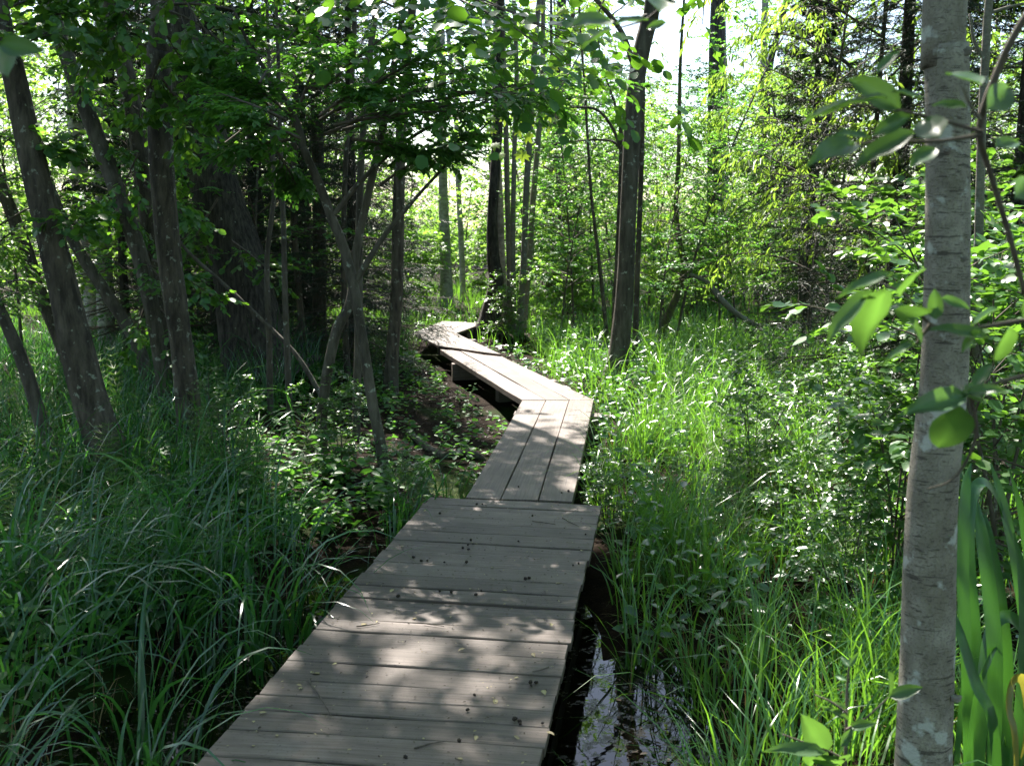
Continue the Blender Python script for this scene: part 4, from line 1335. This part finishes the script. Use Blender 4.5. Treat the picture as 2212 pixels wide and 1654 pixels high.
setting('sedge', mesh_np('sedge', V, F, M['sedge'], rnd=rn), 'stuff', 'long arching blue-green sedge on the shaded left bank', 'grass')

right_keep = lambda x, y: in_view(x, y) * patch(x, y) * (1 - 0.75 * (pool(x, y) > 0.55)) * np.where(seg_dist(x, y) < 0.75, 0.75, 1.0)
geo = [
    grass_geo(1150, 18, (0.5, 4.6, 2.2, 8.5), r5, (0.22, 0.75), (0.004, 0.011), (0.6, 2.8), 0.32, right_keep, 5, 0.05),
    grass_geo(1500, 16, (0.4, 7.0, 8.0, 16), r5, (0.25, 0.8), (0.006, 0.012), (0.6, 2.8), 0.32, right_keep, 4, 0.06),
    grass_geo(2300, 9, (-13, 15, 15.5, 32), r5, (0.22, 0.5), (0.011, 0.02), (0.5, 1.8), 0.25, lambda x, y: in_view(x, y), 3, 0.09),
]
V, F, rn = join_geo(geo)
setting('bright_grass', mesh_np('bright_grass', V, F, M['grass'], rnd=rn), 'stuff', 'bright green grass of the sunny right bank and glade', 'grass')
geo = [grass_geo(420, 8, (0.5, 4.0, 3.0, 9.0), r5, (0.12, 0.35), (0.003, 0.006), (0.3, 2.4), 0.5, right_keep, 4, 0.05),
       grass_geo(260, 6, (-4, -0.6, 2.6, 9.0), r5, (0.12, 0.35), (0.003, 0.006), (0.3, 2.4), 0.5, shade_left, 4, 0.05)]
V, F, rn = join_geo(geo)
setting('dry_grass', mesh_np('dry_grass', V, F, M['dry'], rnd=rn), 'stuff', 'withered straw-brown grass blades low among the green', 'grass')

# low herbs: short stems with a few leaves each
def herb_geo(n, area, r_, leaf, hh, keep=None, per=9):
    x, y = scatter(n, *area, r_, 0.03, keep)
    n = len(x)
    h = r_.uniform(*hh, n)
    idx = np.repeat(np.arange(n), per)
    az = np.tile(np.arange(per) * 2.4, n) + np.repeat(r_.random(n) * 6, per) + r_.normal(0, 0.3, n * per)
    lvl = np.tile((np.arange(per) + 1) / per, n)
    P = np.stack([x[idx], y[idx], np.maximum(H(x, y), -0.08)[idx] + h[idx] * lvl], -1) + r_.normal(0, 0.012, (n * per, 3))
    A = np.stack([np.cos(az), np.sin(az), r_.normal(0.05, 0.25, n * per)], -1)
    N = norm(Z3 + r_.normal(0, 0.42, (n * per, 3)))
    L = leaf * r_.uniform(0.6, 1.25, n * per)
    return leaf_geo(P, A, N, L, L * 0.6, 'hex', r_)


geo = [herb_geo(1500, (-4.5, 0.3, 5.5, 13.5), r5, 0.06, (0.03, 0.22), lambda x, y: in_view(x, y) * (pool(x, y) < 0.3) * np.where((x > -1.7) & (y > 6.2), 0.6, 1.0)),
       herb_geo(600, (-3.4, -0.6, 3.5, 7.5), r5, 0.08, (0.1, 0.38), lambda x, y: in_view(x, y) * (pool(x, y) < 0.3))]
V, F, rn = join_geo(geo)
setting('shade_herbs', mesh_np('shade_herbs', V, F, M['cherry'], rnd=rn), 'stuff', 'low leafy herbs on the shaded soil left of the walk', 'ground cover')
geo = [herb_geo(2000, (0.5, 6.0, 4.0, 14.0), r5, 0.07, (0.05, 0.6), lambda x, y: in_view(x, y) * (pool(x, y) < 0.3) * (1.15 - 0.8 * patch(x, y))),
       herb_geo(1000, (-6, 6, 12, 20), r5, 0.08, (0.05, 0.3), in_view)]
V, F, rn = join_geo(geo)
setting('low_herbs', mesh_np('low_herbs', V, F, M['herb'], rnd=rn), 'stuff', 'low leafy herbs in the sunny grass right of the walk', 'ground cover')

# litter of old leaves on the bare soil
xl, yl = scatter(9000, -2.5, 3.0, 5.0, 15.0, r5, 0.0, lambda x, y: (pool(x, y) < 0.4) * np.exp(-(seg_dist(x, y) / 1.2) ** 2))
nl = len(xl)
azl = r5.random(nl) * 6.28
V, F, rn = leaf_geo(np.stack([xl, yl, H(xl, yl) + 0.006], -1), np.stack([np.cos(azl), np.sin(azl), r5.normal(0, 0.15, nl)], -1), norm(Z3 + r5.normal(0, 0.35, (nl, 3))), r5.uniform(0.02, 0.055, nl), r5.uniform(0.012, 0.03, nl), 'hex', r5)
setting('leaf_litter', mesh_np('leaf_litter', V, F, M['litter'], rnd=rn), 'stuff', 'brown leaf litter on the bare soil along the walk', 'litter')


# ------------------------------------------------------------------ horsetails
def make_horsetail(seed, h):
    r_ = np.random.default_rng(seed)
    st = stem_set([[0, 0, -0.03]], [[0, 0, 1]], [h], r_.normal(0, 0.04, 3), [0.0028])
    wh = 11
    zz = np.linspace(0.28, 0.97, wh)
    P, az, L = [], [], []
    for i, s in enumerate(zz):
        k = 11
        P.append(np.tile(br_pt(st, np.array([s])), (k, 1)))
        az.append(np.arange(k) * 6.283 / k + r_.random())
        L.append(np.full(k, 0.17 * h / 0.6 * (1 - 0.75 * s) * 1.2) * r_.uniform(0.8, 1.2, k))
    P, az, L = np.vstack(P), np.concatenate(az), np.concatenate(L)
    V, F, rn = blades(P, L, az, np.full(len(P), 1.15), r_.uniform(-0.45, 0.1, len(P)), np.full(len(P), 0.0034), r_, 3)
    return {'stem': (mesh_np('stem', *br_tubes([st], 5, 5), mat=M['horsetail'], smooth=True), None),
            'whorls': (mesh_np('whorls', V, F, M['horsetail'], rnd=rn), 'stuff')}


HT = [make_horsetail(400 + i, 0.62) for i in range(3)]
r6 = np.random.default_rng(66)
hx, hy = [], []
for (x0, x1, y0, y1, n) in ((-3.9, -1.3, 3.6, 7.2, 46), (-5.2, -2.6, 7.5, 11.0, 46), (-2.6, -1.0, 12.5, 16.0, 24), (0.9, 2.4, 5.0, 8.5, 16)):
    for i in range(n):
        x, y = r6.uniform(x0, x1), r6.uniform(y0, y1)
        if seg_dist(np.array(x), np.array(y)) < 0.7:
            continue
        inst(HT[i % 3], 'horsetail', 'upright feathery green horsetail in the grass', 'horsetail', (x, y, float(H(x, y))), r6.random() * 6, r6.uniform(0.7, 1.25), group='horsetails among the grass')


# ------------------------------------------------------------------ strap-leaved iris at the lower right
def ribbon(pts, widths, mat, name, parent, twist=0.0, fold=0.18, seed=0):
    pts = np.asarray(pts, float)
    n = len(pts)
    k = 5
    P = np.vstack([2 * pts[0] - pts[1], pts, 2 * pts[-1] - pts[-2]])
    C, W = [], []
    for i in range(n - 1):
        for q in range(k):
            t = q / k
            p0, p1, p2, p3 = P[i], P[i + 1], P[i + 2], P[i + 3]
            C.append(0.5 * ((2 * p1) + (-p0 + p2) * t + (2 * p0 - 5 * p1 + 4 * p2 - p3) * t * t + (-p0 + 3 * p1 - 3 * p2 + p3) * t ** 3))
            W.append(widths[i] * (1 - t) + widths[i + 1] * t)
    C.append(pts[-1])
    W.append(widths[-1])
    C, W = np.array(C), np.array(W)
    tan = norm(np.gradient(C, axis=0))
    a = twist + np.linspace(0, 0.5, len(C))
    ref = np.array([0, -1.0, 0.25])
    s = norm(np.cross(tan, ref))
    u = np.cross(s, tan)
    sd = s * np.cos(a)[:, None] + u * np.sin(a)[:, None]
    un = -s * np.sin(a)[:, None] + u * np.cos(a)[:, None]
    V = np.stack([C - sd * W[:, None] / 2, C - un * (W * fold)[:, None], C + sd * W[:, None] / 2], 1).reshape(-1, 3)
    i = np.arange(len(C) - 1)[:, None] * 3
    j = np.arange(2)[None, :]
    Q = np.stack([i + j, i + j + 1, i + j + 4, i + j + 3], -1).reshape(-1, 4)
    rr = np.random.default_rng(seed).random()
    return part(name, mesh_np(name, V - np.array(parent.location), [Q], M[mat], smooth=True, rnd=np.tile([0.0, 0.5, 1.0], len(C)) if mat == 'iris' else np.full(len(V), rr)), parent)


iris_c = Y(2125, 1700, 2.75)
iris = thing('iris_clump', 'clump of broad strap-like iris leaves right of the smooth grey trunk', 'plant', (iris_c[0], iris_c[1], 0))
for i, (pl, w, d, m_) in enumerate([
    ([(2110, 1760), (2090, 1500), (2080, 1250), (2086, 1060), (2098, 1000)], 30, 2.75, 'iris'),
    ([(2130, 1760), (2110, 1450), (2092, 1200), (2098, 1080), (2125, 1040), (2160, 1085), (2180, 1160)], 28, 2.9, 'iris'),
    ([(2150, 1760), (2150, 1500), (2140, 1300), (2120, 1150), (2112, 1085)], 34, 2.7, 'iris'),
    ([(2160, 1760), (2175, 1500), (2160, 1300), (2135, 1160), (2128, 1110)], 30, 2.95, 'iris'),
    ([(2190, 1760), (2150, 1600), (2110, 1480), (2075, 1370), (2062, 1320)], 26, 2.6, 'iris'),
    ([(2105, 1760), (2120, 1560), (2130, 1420), (2150, 1345), (2190, 1335), (2230, 1400), (2245, 1470)], 30, 2.8, 'iris'),
    ([(2210, 1760), (2195, 1640), (2180, 1530), (2190, 1470), (2215, 1475), (2222, 1560), (2205, 1640)], 26, 2.55, 'yellowgreen'),
    ([(2230, 1760), (2225, 1500), (2200, 1250), (2165, 1080), (2140, 1000)], 28, 3.0, 'iris'),
    ([(2240, 1700), (2240, 1400), (2215, 1150), (2180, 1010)], 26, 3.2, 'iris'),
    ([(2085, 1760), (2100, 1560), (2135, 1430), (2160, 1390)], 22, 2.65, 'iris'),
    ([(2180, 1760), (2200, 1600), (2215, 1400), (2210, 1250), (2190, 1150)], 30, 2.85, 'iris'),
    ([(2060, 1760), (2070, 1600), (2085, 1450), (2090, 1350)], 20, 2.9, 'iris'),
]):
    n = len(pl)
    P = [Y(x, y, d + 0.04 * k) for k, (x, y) in enumerate(pl)]
    P[0][2] = -0.1
    ws = [w / PX_F * d * f for f in ([0.8] + [1.0] * (n - 3) + [0.8, 0.12])]
    ribbon(P, ws, m_, 'leaf', iris, twist=rng.normal(0, 0.35), seed=i)


# ------------------------------------------------------------------ large near leaves
def big_leaf_mesh(name, shape, mat, curl=0.12, rows=7):
    S = np.linspace(0, 1, rows)
    V = []
    for s in S:
        if shape == 'ovate':
            w = 0.5 * math.sin(math.pi * min(s, 0.999) ** 0.8) ** 0.75
        elif shape == 'round':
            w = 0.5 * math.sin(math.pi * min(s, 0.999) ** 0.75) ** 0.55
        else:
            w = 0.5 * math.sin(math.pi * min(s, 0.999) ** 0.7) ** 1.1
        z = -curl * s * s + 0.02 * math.sin(s * 11)
        for v in (-1, -0.5, 0, 0.5, 1):
            V.append((s, v * w, z + 0.10 * abs(v) ** 1.3 * (0.4 + w)))
    V = np.array(V)
    i = np.arange(rows - 1)[:, None] * 5
    j = np.arange(4)[None, :]
    Q = np.stack([i + j, i + j + 1, i + j + 6, i + j + 5], -1).reshape(-1, 4)
    return mesh_np(name, V, [Q], M[mat], smooth=True, rnd=np.tile([0.25, 0.45, 1.0, 0.45, 0.25], rows))


BIG = {k: big_leaf_mesh('leaf', k, 'near') for k in ('ovate', 'round', 'lance')}


def lobed_leaf(mat):
    """five-lobed maple leaf, stalk at the origin"""
    ang = []
    for a_, r_ in ((-150, .30), (-128, .62), (-100, .42), (-78, .80), (-62, .60), (-45, .92), (-22, .48), (-12, .78), (0, 1.08), (12, .78), (22, .48), (45, .92), (62, .60), (78, .80), (100, .42), (128, .62), (150, .30)):
        ang.append((r_ * math.cos(math.radians(a_)) * 0.62 + 0.33, r_ * math.sin(math.radians(a_)) * 0.62, -0.12 * r_ * r_ + 0.02 * math.sin(a_)))
    V = np.array([(0.02, 0, 0), (0.36, 0, 0.02)] + ang)
    n = len(ang)
    tris = [(1, 2 + i, 3 + i) for i in range(n - 1)] + [(1, 0, 2), (1, 1 + n, 0)]
    return mesh_np('leaf', V, [np.array(tris)], M[mat], rnd=np.full(len(V), 0.6))


MAPLE = lobed_leaf('maple')


def put_leaf(parent, me, b, tip, width, roll=0.0, pitch_to_cam=0.35, mat_label=None, name='leaf'):
    """leaf from b to tip in the place, its face turned by roll"""
    b, tip = np.asarray(b, float), np.asarray(tip, float)
    ax = tip - b
    L = np.linalg.norm(ax)
    A = ax / L
    ref = norm(np.array([0, -pitch_to_cam, 1.0]))
    S = norm(np.cross(ref, A))
    N = np.cross(A, S)
    S2 = S * math.cos(roll) + N * math.sin(roll)
    N2 = -S * math.sin(roll) + N * math.cos(roll)
    o = part(name, me, parent)
    Mx = Matrix(((A[0] * L, S2[0] * width, N2[0] * L, b[0]), (A[1] * L, S2[1] * width, N2[1] * L, b[1]), (A[2] * L, S2[2] * width, N2[2] * L, b[2]), (0, 0, 0, 1)))
    loc = Matrix.Translation(parent.location)
    o.matrix_local = loc.inverted() @ Mx
    return o


def near_branch(label, stem, rads, leaves, d, twigs=(), name='leafy_branch', cat='branch', stem_d=None):
    p0 = Y(*stem[0], d)
    t_ = thing(name, label, cat, p0)
    P = np.array([Y(x, y, d + 0.02 * k) for k, (x, y) in enumerate(stem)])
    part('stem', mesh_np('stem', *tube(P - p0, rads, sides=8, wob=0.03), mat=M['twig'], smooth=True), t_)
    for tw in twigs:
        P = np.array([Y(x, y, d + 0.01 * k) for k, (x, y) in enumerate(tw)])
        part('twig', mesh_np('twig', *tube(P - p0, np.linspace(0.0028, 0.0014, len(tw)), sides=6, wob=0.03), mat=M['twig'], smooth=True), t_)
    r_ = np.random.default_rng(len(leaves))
    for (x0, y0, x1, y1, wr, sh) in leaves:
        dd = d + r_.normal(0, 0.03)
        b = Y(x0, y0, dd)
        tp = Y(x1, y1, dd + r_.normal(0, 0.045))
        L = np.linalg.norm(tp - b)
        put_leaf(t_, BIG[sh], b, tp, L * wr, roll=r_.normal(0, 0.35), pitch_to_cam=0.9)
    return t_


near_branch('dark arching branch with large blurred leaves before the grey trunk, upper right',
            [(2290, -60), (2207, 50), (2156, 152), (2116, 277), (2139, 372), (2180, 507), (2215, 640)], [0.0055, 0.005, 0.0048, 0.0046, 0.0044, 0.0042, 0.004],
            [(1916, 213, 1798, 222, .34, 'lance'), (1835, 230, 1727, 254, .34, 'lance'), (1943, 235, 1838, 166, .5, 'ovate'), (1896, 160, 1942, 105, .42, 'ovate'), (2120, 185, 2046, 148, .62, 'ovate'), (2088, 232, 2014, 222, .45, 'ovate'),
             (2033, 296, 1985, 254, .72, 'round'), (1977, 287, 1845, 352, .38, 'ovate'), (1880, 300, 1805, 284, .5, 'ovate'), (1970, 250, 1879, 291, .42, 'ovate'), (2020, 322, 1968, 354, .55, 'ovate'), (1842, 315, 1750, 342, .3, 'lance'),
             (2130, 240, 2190, 180, .5, 'ovate'), (2150, 320, 2205, 300, .5, 'ovate'), (1990, 215, 1930, 190, .5, 'ovate'), (2190, 430, 2225, 380, .55, 'ovate')], 1.35,
            twigs=[[(2122, 285), (2040, 262), (1950, 240), (1850, 226)], [(2124, 290), (2030, 305), (1930, 305), (1850, 310)], [(2118, 260), (2095, 225), (2080, 190)]])
near_branch('low leafy branch with large leaves crossing in front of the grey trunk',
            [(2290, 700), (2230, 690), (2160, 700), (2085, 710), (2010, 700), (1960, 640), (1900, 610)], [0.0035, 0.0032, 0.003, 0.0027, 0.0024, 0.002, 0.0014],
            [(1945, 640, 1990, 572, .58, 'ovate'), (1930, 595, 1806, 632, .32, 'lance'), (1886, 629, 1777, 735, .36, 'ovate'), (1913, 632, 1852, 745, .36, 'ovate'), (2011, 676, 1950, 679, .5, 'ovate'), (1990, 743, 1968, 684, .55, 'ovate'),
             (1977, 743, 1903, 781, .26, 'lance'), (2031, 645, 2098, 664, .42, 'ovate'), (2136, 733, 2004, 700, .36, 'lance'), (2178, 706, 2156, 790, .62, 'ovate'), (2020, 690, 2020, 625, .5, 'round'), (2100, 705, 2150, 660, .45, 'ovate'),
             (2120, 715, 2070, 760, .4, 'ovate'), (2210, 690, 2225, 620, .55, 'ovate')], 1.4,
            twigs=[[(2010, 700), (1985, 735), (1975, 745)]])
near_branch('drooping twig with one big hanging leaf before the bowed trunk',
            [(2300, 800), (2215, 812), (2150, 828), (2095, 850)], [0.004, 0.0035, 0.003, 0.0025],
            [(2085, 856, 1943, 890, .28, 'lance'), (2074, 872, 2030, 978, .62, 'ovate'), (2089, 848, 2172, 838, .36, 'ovate'), (2105, 838, 2142, 780, .45, 'ovate'), (2075, 852, 2140, 862, .3, 'lance')], 1.38,
            twigs=[[(2095, 850), (2110, 930), (2085, 1000), (2050, 1040), (2003, 1056)]])
near_branch('spray of a few blurred green leaves hanging in at the top centre',
            [(1470, -60), (1440, 0), (1400, 40), (1340, 60)], [0.003, 0.0028, 0.002, 0.0015],
            [(1318, 48, 1242, 44, .5, 'ovate'), (1322, 66, 1250, 98, .42, 'ovate'), (1400, 46, 1330, 42, .42, 'ovate'), (1440, 50, 1395, 60, .5, 'ovate'), (1425, 30, 1432, -20, .5, 'ovate')], 1.6)
# hand-sized serrated leaf at the left edge
lb_ = near_branch('bright serrated leaf poking in at the top left edge', [(-140, 60), (-60, 90), (5, 100)], [0.003, 0.0025, 0.002], [(0, 98, 88, 108, .5, 'ovate'), (-10, 105, 10, 150, .6, 'ovate'), (-20, 60, 20, 75, .5, 'ovate'), (70, 104, 100, 110, .5, 'lance')], 1.5)
# pale sprouting plant in the lower right corner
near_branch('pale sprouting plant with paired leaves in the lower right foreground',
            [(1822, 1760), (1826, 1654), (1828, 1560), (1830, 1480), (1836, 1420)], [0.0045, 0.004, 0.0035, 0.003, 0.0018],
            [(1780, 1625, 1738, 1550, .5, 'ovate'), (1785, 1630, 1650, 1612, .3, 'lance'), (1815, 1612, 1843, 1570, .4, 'ovate'), (1812, 1640, 1782, 1656, .55, 'ovate'), (1790, 1630, 1742, 1640, .4, 'ovate'),
             (1922, 1505, 1992, 1482, .42, 'ovate'), (1920, 1500, 1925, 1452, .6, 'ovate'), (1832, 1555, 1772, 1520, .22, 'lance'), (1830, 1530, 1775, 1510, .2, 'lance'), (1836, 1440, 1815, 1415, .4, 'ovate'), (1836, 1440, 1856, 1405, .3, 'lance'),
             (1840, 1570, 1890, 1560, .35, 'ovate'), (1830, 1470, 1800, 1455, .3, 'lance'), (1790, 1640, 1760, 1700, .5, 'ovate')], 2.0, name='sprouting_plant', cat='plant',
            twigs=[[(1826, 1640), (1790, 1622), (1730, 1600), (1690, 1585)], [(1828, 1575), (1870, 1550), (1920, 1505)], [(1830, 1540), (1795, 1515), (1760, 1500)]])

# glowing maple spray
MD = 10.8
mp0 = Y(1160, 235, MD)
mpl = thing('maple_spray', 'spray of sunlit yellow-green maple leaves hanging at centre', 'branch', mp0)
part('twig', mesh_np('twig', *tube(np.array([Y(1330, -60, MD + 0.3), Y(1270, 80, MD + 0.2), Y(1210, 190, MD + 0.1), Y(1160, 235, MD), Y(1110, 290, MD)]) - mp0, [0.010, 0.008, 0.007, 0.005, 0.003], sides=6), mat=M['twig'], smooth=True), mpl)
r8 = np.random.default_rng(88)
for (x, y, s) in ((1075, 318, 30), (1122, 338, 42), (1150, 262, 42), (1175, 250, 40), (1118, 285, 34), (1062, 285, 30), (1095, 262, 34), (1180, 275, 34), (1140, 300, 34), (1058, 260, 26), (1160, 225, 36), (1112, 240, 34), (1085, 340, 28), (1195, 262, 30), (1130, 210, 30), (1190, 150, 36), (1230, 90, 36), (1150, 60, 34), (1215, 30, 36), (1170, 20, 30), (1250, 60, 30)):
    dd = MD + r8.normal(0, 0.2)
    b = Y(x + r8.normal(0, 5), y - s * 0.4, dd)
    tp = Y(x + r8.normal(0, 8), y + s * 0.25, dd - 0.09)
    L = s / PX_F * MD * 0.95
    ax = norm(tp - b)
    put_leaf(mpl, MAPLE, b, b + ax * L, L, roll=r8.normal(0, 0.4), pitch_to_cam=0.5)
# pinnate rowan frond catching the light
rw0 = Y(620, 255, 6.6)
row = thing('rowan_frond', 'feathery rowan frond catching the light at upper left', 'branch', rw0)
for (xa, ya, xb, yb) in ((620, 250, 425, 372), (615, 262, 510, 300), (600, 235, 545, 280)):
    A_, B_ = Y(xa, ya, 6.6), Y(xb, yb, 6.45)
    part('stalk', mesh_np('stalk', *tube(np.array([A_, (A_ + B_) / 2 + Z3 * 0.03, B_]) - rw0, [0.003, 0.002, 0.001], sides=5), mat=M['twig'], smooth=True), row)
    n = 9
    for k in range(n):
        t = 0.2 + 0.8 * k / (n - 1)
        c_ = A_ * (1 - t) + B_ * t + Z3 * 0.06 * (1 - (2 * t - 1) ** 2)
        ax = norm(B_ - A_)
        sd = norm(np.cross(ax, Z3))
        for s_ in (-1, 1):
            put_leaf(row, BIG['lance'], c_, c_ + (ax * 0.5 + sd * s_ * 0.8) * 0.075 * (1.1 - 0.4 * t), 0.022, pitch_to_cam=0.1, name='leaflet')

# ------------------------------------------------------------------ roots and moss beside the walk
rt0 = G(985, 985, 0.05)
root = thing('surface_root', 'pale bare root crossing the brown soil left of the walk', 'root', rt0)
rp = np.array([G(880, 930, 0.03), G(925, 968, 0.04), G(960, 985, 0.05), G(1000, 980, 0.05), G(1035, 985, 0.04), G(1052, 1005, -0.04)]) - rt0
part('root', mesh_np('root', *tube(rp, [0.02, 0.035, 0.038, 0.034, 0.028, 0.02], sides=8, wob=0.1), mat=M['bark_thin'], smooth=True), root)


def moss_patch(label, px, py, rx, ry, hh, seed):
    c_ = G(px, py, 0.03)
    r_ = np.random.default_rng(seed)
    n = 26
    X, Yy = np.meshgrid(np.linspace(-1, 1, n), np.linspace(-1, 1, n))
    rr = np.hypot(X, Yy) + 0.25 * np.sin(3 * np.arctan2(Yy, X) + seed)
    z = hh * np.clip(1 - rr * rr, -0.4, 1) + r_.normal(0, hh * 0.16, X.shape)
    gx, gy = c_[0] + X * rx, c_[1] + Yy * ry
    V = np.stack([gx, gy, H(gx, gy) + z], -1).reshape(-1, 3) - np.array([c_[0], c_[1], 0])
    i = np.arange(n - 1)[:, None] * n
    j = np.arange(n - 1)[None, :]
    Q = np.stack([i + j, i + j + 1, i + n + j + 1, i + n + j], -1).reshape(-1, 4)
    o = bpy.data.objects.new('moss_cushion', mesh_np('moss_cushion', V, [Q], M['moss'], smooth=True))
    col.objects.link(o)
    o.location = (c_[0], c_[1], 0)
    o['label'] = label
    o['category'] = 'moss'


moss_patch('green moss cushion beside the far left corner of the wide deck', 965, 1045, 0.30, 0.28, 0.07, 1)
moss_patch('yellowish moss cushion on the right bank near the wide deck', 1445, 1225, 0.28, 0.30, 0.10, 2)
moss_patch('moss cushion at the foot of the crooked alder', 1345, 868, 0.30, 0.3, 0.08, 3)
moss_patch('mossy hummock at the foot of the alder clump', 1062, 722, 0.45, 0.4, 0.22, 4)


# ------------------------------------------------------------------ small litter on the deck
def cone_mesh():
    a = np.linspace(0, 2 * math.pi, 7, endpoint=False)
    prof = [(-0.010, 0.002), (-0.007, 0.0055), (-0.002, 0.0075), (0.003, 0.0068), (0.008, 0.0045), (0.010, 0.001)]
    V = []
    for k, (x, r) in enumerate(prof):
        for q, t in enumerate(a):
            rr = r * (1.15 if (q + k) % 2 else 0.85)
            V.append((x, rr * math.cos(t), rr * math.sin(t) + 0.007))
    V = np.array(V)
    i = np.arange(len(prof) - 1)[:, None] * 7
    j = np.arange(7)[None, :]
    Q = np.stack([i + j, i + (j + 1) % 7, i + 7 + (j + 1) % 7, i + 7 + j], -1).reshape(-1, 4)
    return mesh_np('alder_cone', V, [Q, np.array([list(range(7))[::-1], [35 + q for q in range(7)]])], M['cone'])


CONE = cone_mesh()
cones = [(848, 1402), (992, 1602), (1290, 1650), (1025, 1502), (1502 * 0 + 1146, 1476), (1158, 1476), (1148, 1482), (1112, 1556), (1122, 1560), (1124, 1565), (1172, 1563), (876, 1638), (1010, 1535), (950, 1278), (975, 1280), (1028, 1286), (1040, 1277), (860, 1290),
         (910, 1213), (923, 1212), (960, 1215), (1000, 1185), (1011, 1178), (1022, 1176), (1017, 1168), (1012, 1188), (1120, 1170), (1135, 1252), (1143, 1250), (1120, 1052), (1265, 1155), (950, 1110), (1150, 1115), (1213, 1065), (1228, 1062), (1030, 1090), (1042, 1090), (1008, 1216), (893, 1205), (1250, 1218), (1238, 1222)]
for i, (x, y) in enumerate(cones):
    p = G(x, y, DZ + 0.001)
    o = bpy.data.objects.new('alder_cone', CONE)
    col.objects.link(o)
    o.location = p
    o.rotation_euler = (0, 0, i * 1.9)
    s_ = 0.55 + 0.5 * ((i * 37) % 10) / 10
    o.scale = (s_, s_, s_)
    o['label'] = 'small blackish alder cone lying on the deck planks'
    o['category'] = 'cone'
    o['group'] = 'alder cones on the deck'
FALL = big_leaf_mesh('fallen_leaf', 'ovate', 'yellowleaf', curl=0.2, rows=5)
r4 = np.random.default_rng(44)
for i, (x, y) in enumerate([(690, 1455), (645, 1487), (640, 1478), (815, 1340), (728, 1432), (560, 1540), (615, 1532), (547, 1612), (548, 1560), (1120, 1462), (1172, 1490), (1110, 1588), (1030, 1588), (1095, 1276), (1015, 1272), (900, 1335), (1190, 1345), (1060, 1225), (1205, 1120), (850, 1272),
                            (920, 1100), (1200, 1260), (975, 1330), (1005, 1400), (1150, 1410), (1070, 1510), (600, 1590), (760, 1620), (1000, 1640), (870, 1180), (1100, 1130), (1180, 1580), (1255, 1190), (780, 1350), (670, 1450)]):
    p = G(x, y, DZ + 0.004)
    o = bpy.data.objects.new('fallen_leaf', FALL)
    col.objects.link(o)
    o.location = p
    o.rotation_euler = (r4.normal(0, 0.1), r4.normal(0, 0.1), r4.random() * 6.28)
    L = r4.uniform(0.015, 0.034)
    o.scale = (L, L * 0.6, L)
    o['label'] = 'tiny pale fallen leaf scrap on the deck planks'
    o['category'] = 'leaf'
    o['group'] = 'leaf scraps on the deck'
for i, (x0, y0, x1, y1, lab) in enumerate([(665, 1465, 716, 1546, 'thin dark rod standing in for a cast shadow on the near left of the deck'), (1215, 1118, 1250, 1136, 'short curved twig on the far right of the deck'), (1150, 1125, 1200, 1132, 'thin twig in the litter on the far right of the deck'),  # first rod stands in for a stick's cast shadow, the others are twigs
                                           (1185, 1440, 1150, 1450, 'bit of twig on the right of the deck'), (915, 1345, 960, 1352, 'fine twig in the middle of the deck'), (770, 1352, 820, 1345, 'fine twig near the left edge of the deck'), (895, 1615, 960, 1600, 'fine twig at the near middle of the deck')]):
    a_, b_ = G(x0, y0, DZ + 0.008), G(x1, y1, DZ + 0.008)
    t_ = thing('twig_or_shadow', lab, 'twig', a_)
    part('twig', mesh_np('twig', *tube(np.array([a_, (a_ + b_) / 2 + rng.normal(0, 0.006, 3) * [1, 1, 0], b_]) - a_, [0.003, 0.0025, 0.0015], sides=5, per=3), mat=M['twig']), t_)

def specks(name, label, n, xy, z, mat, Lr, r_):
    az = r_.random(n) * 6.28
    P = np.concatenate([xy, z[:, None]], 1)
    L = r_.uniform(*Lr, n)
    V, F, rn = leaf_geo(P, np.stack([np.cos(az), np.sin(az), r_.normal(0, 0.1, n)], -1), norm(Z3 + r_.normal(0, 0.25, (n, 3))), L, L * r_.uniform(0.25, 0.7, n), 'hex', r_)
    setting(name, mesh_np(name, V, F, M[mat], rnd=rn), 'stuff', label, 'litter')


r3 = np.random.default_rng(33)
u_, v_ = r3.random(1500), r3.random(1500)
seam = np.round(u_ * 31) / 31 + r3.normal(0, 0.004, 1500)
u_ = np.where(r3.random(1500) < 0.35, np.clip(seam, 0, 1), u_)
xy = (L0[None, :] * (1 - v_)[:, None] + R0[None, :] * v_[:, None]) * (1 - u_)[:, None] + (Ln[None, :] * (1 - v_)[:, None] + Rn[None, :] * v_[:, None]) * u_[:, None]
specks('deck_litter', 'fine brown bud scales and leaf crumbs strewn over the near deck', 1500, xy, np.full(1500, DZ + 0.006), 'litter', (0.004, 0.014), r3)
px_, py_ = r3.uniform(-1.7, 0.95, 3000), r3.uniform(2.2, 5.6, 3000)
ok = (pool(px_, py_) > 0.35) & (seg_dist(px_, py_) > 0.5)
px_, py_ = px_[ok], py_[ok]
specks('floating_scraps', 'leaf scraps floating on the dark water beside the deck', len(px_), np.stack([px_, py_], -1), np.full(len(px_), -0.071), 'litter', (0.008, 0.03), r3)
k2 = r3.choice(1500, 260, replace=False)
specks('leaf_crumbs', 'tiny pale leaf crumbs strewn over the near deck', 260, xy[k2] + r3.normal(0, 0.02, (260, 2)), np.full(260, DZ + 0.0065), 'yellowleaf', (0.005, 0.014), r3)
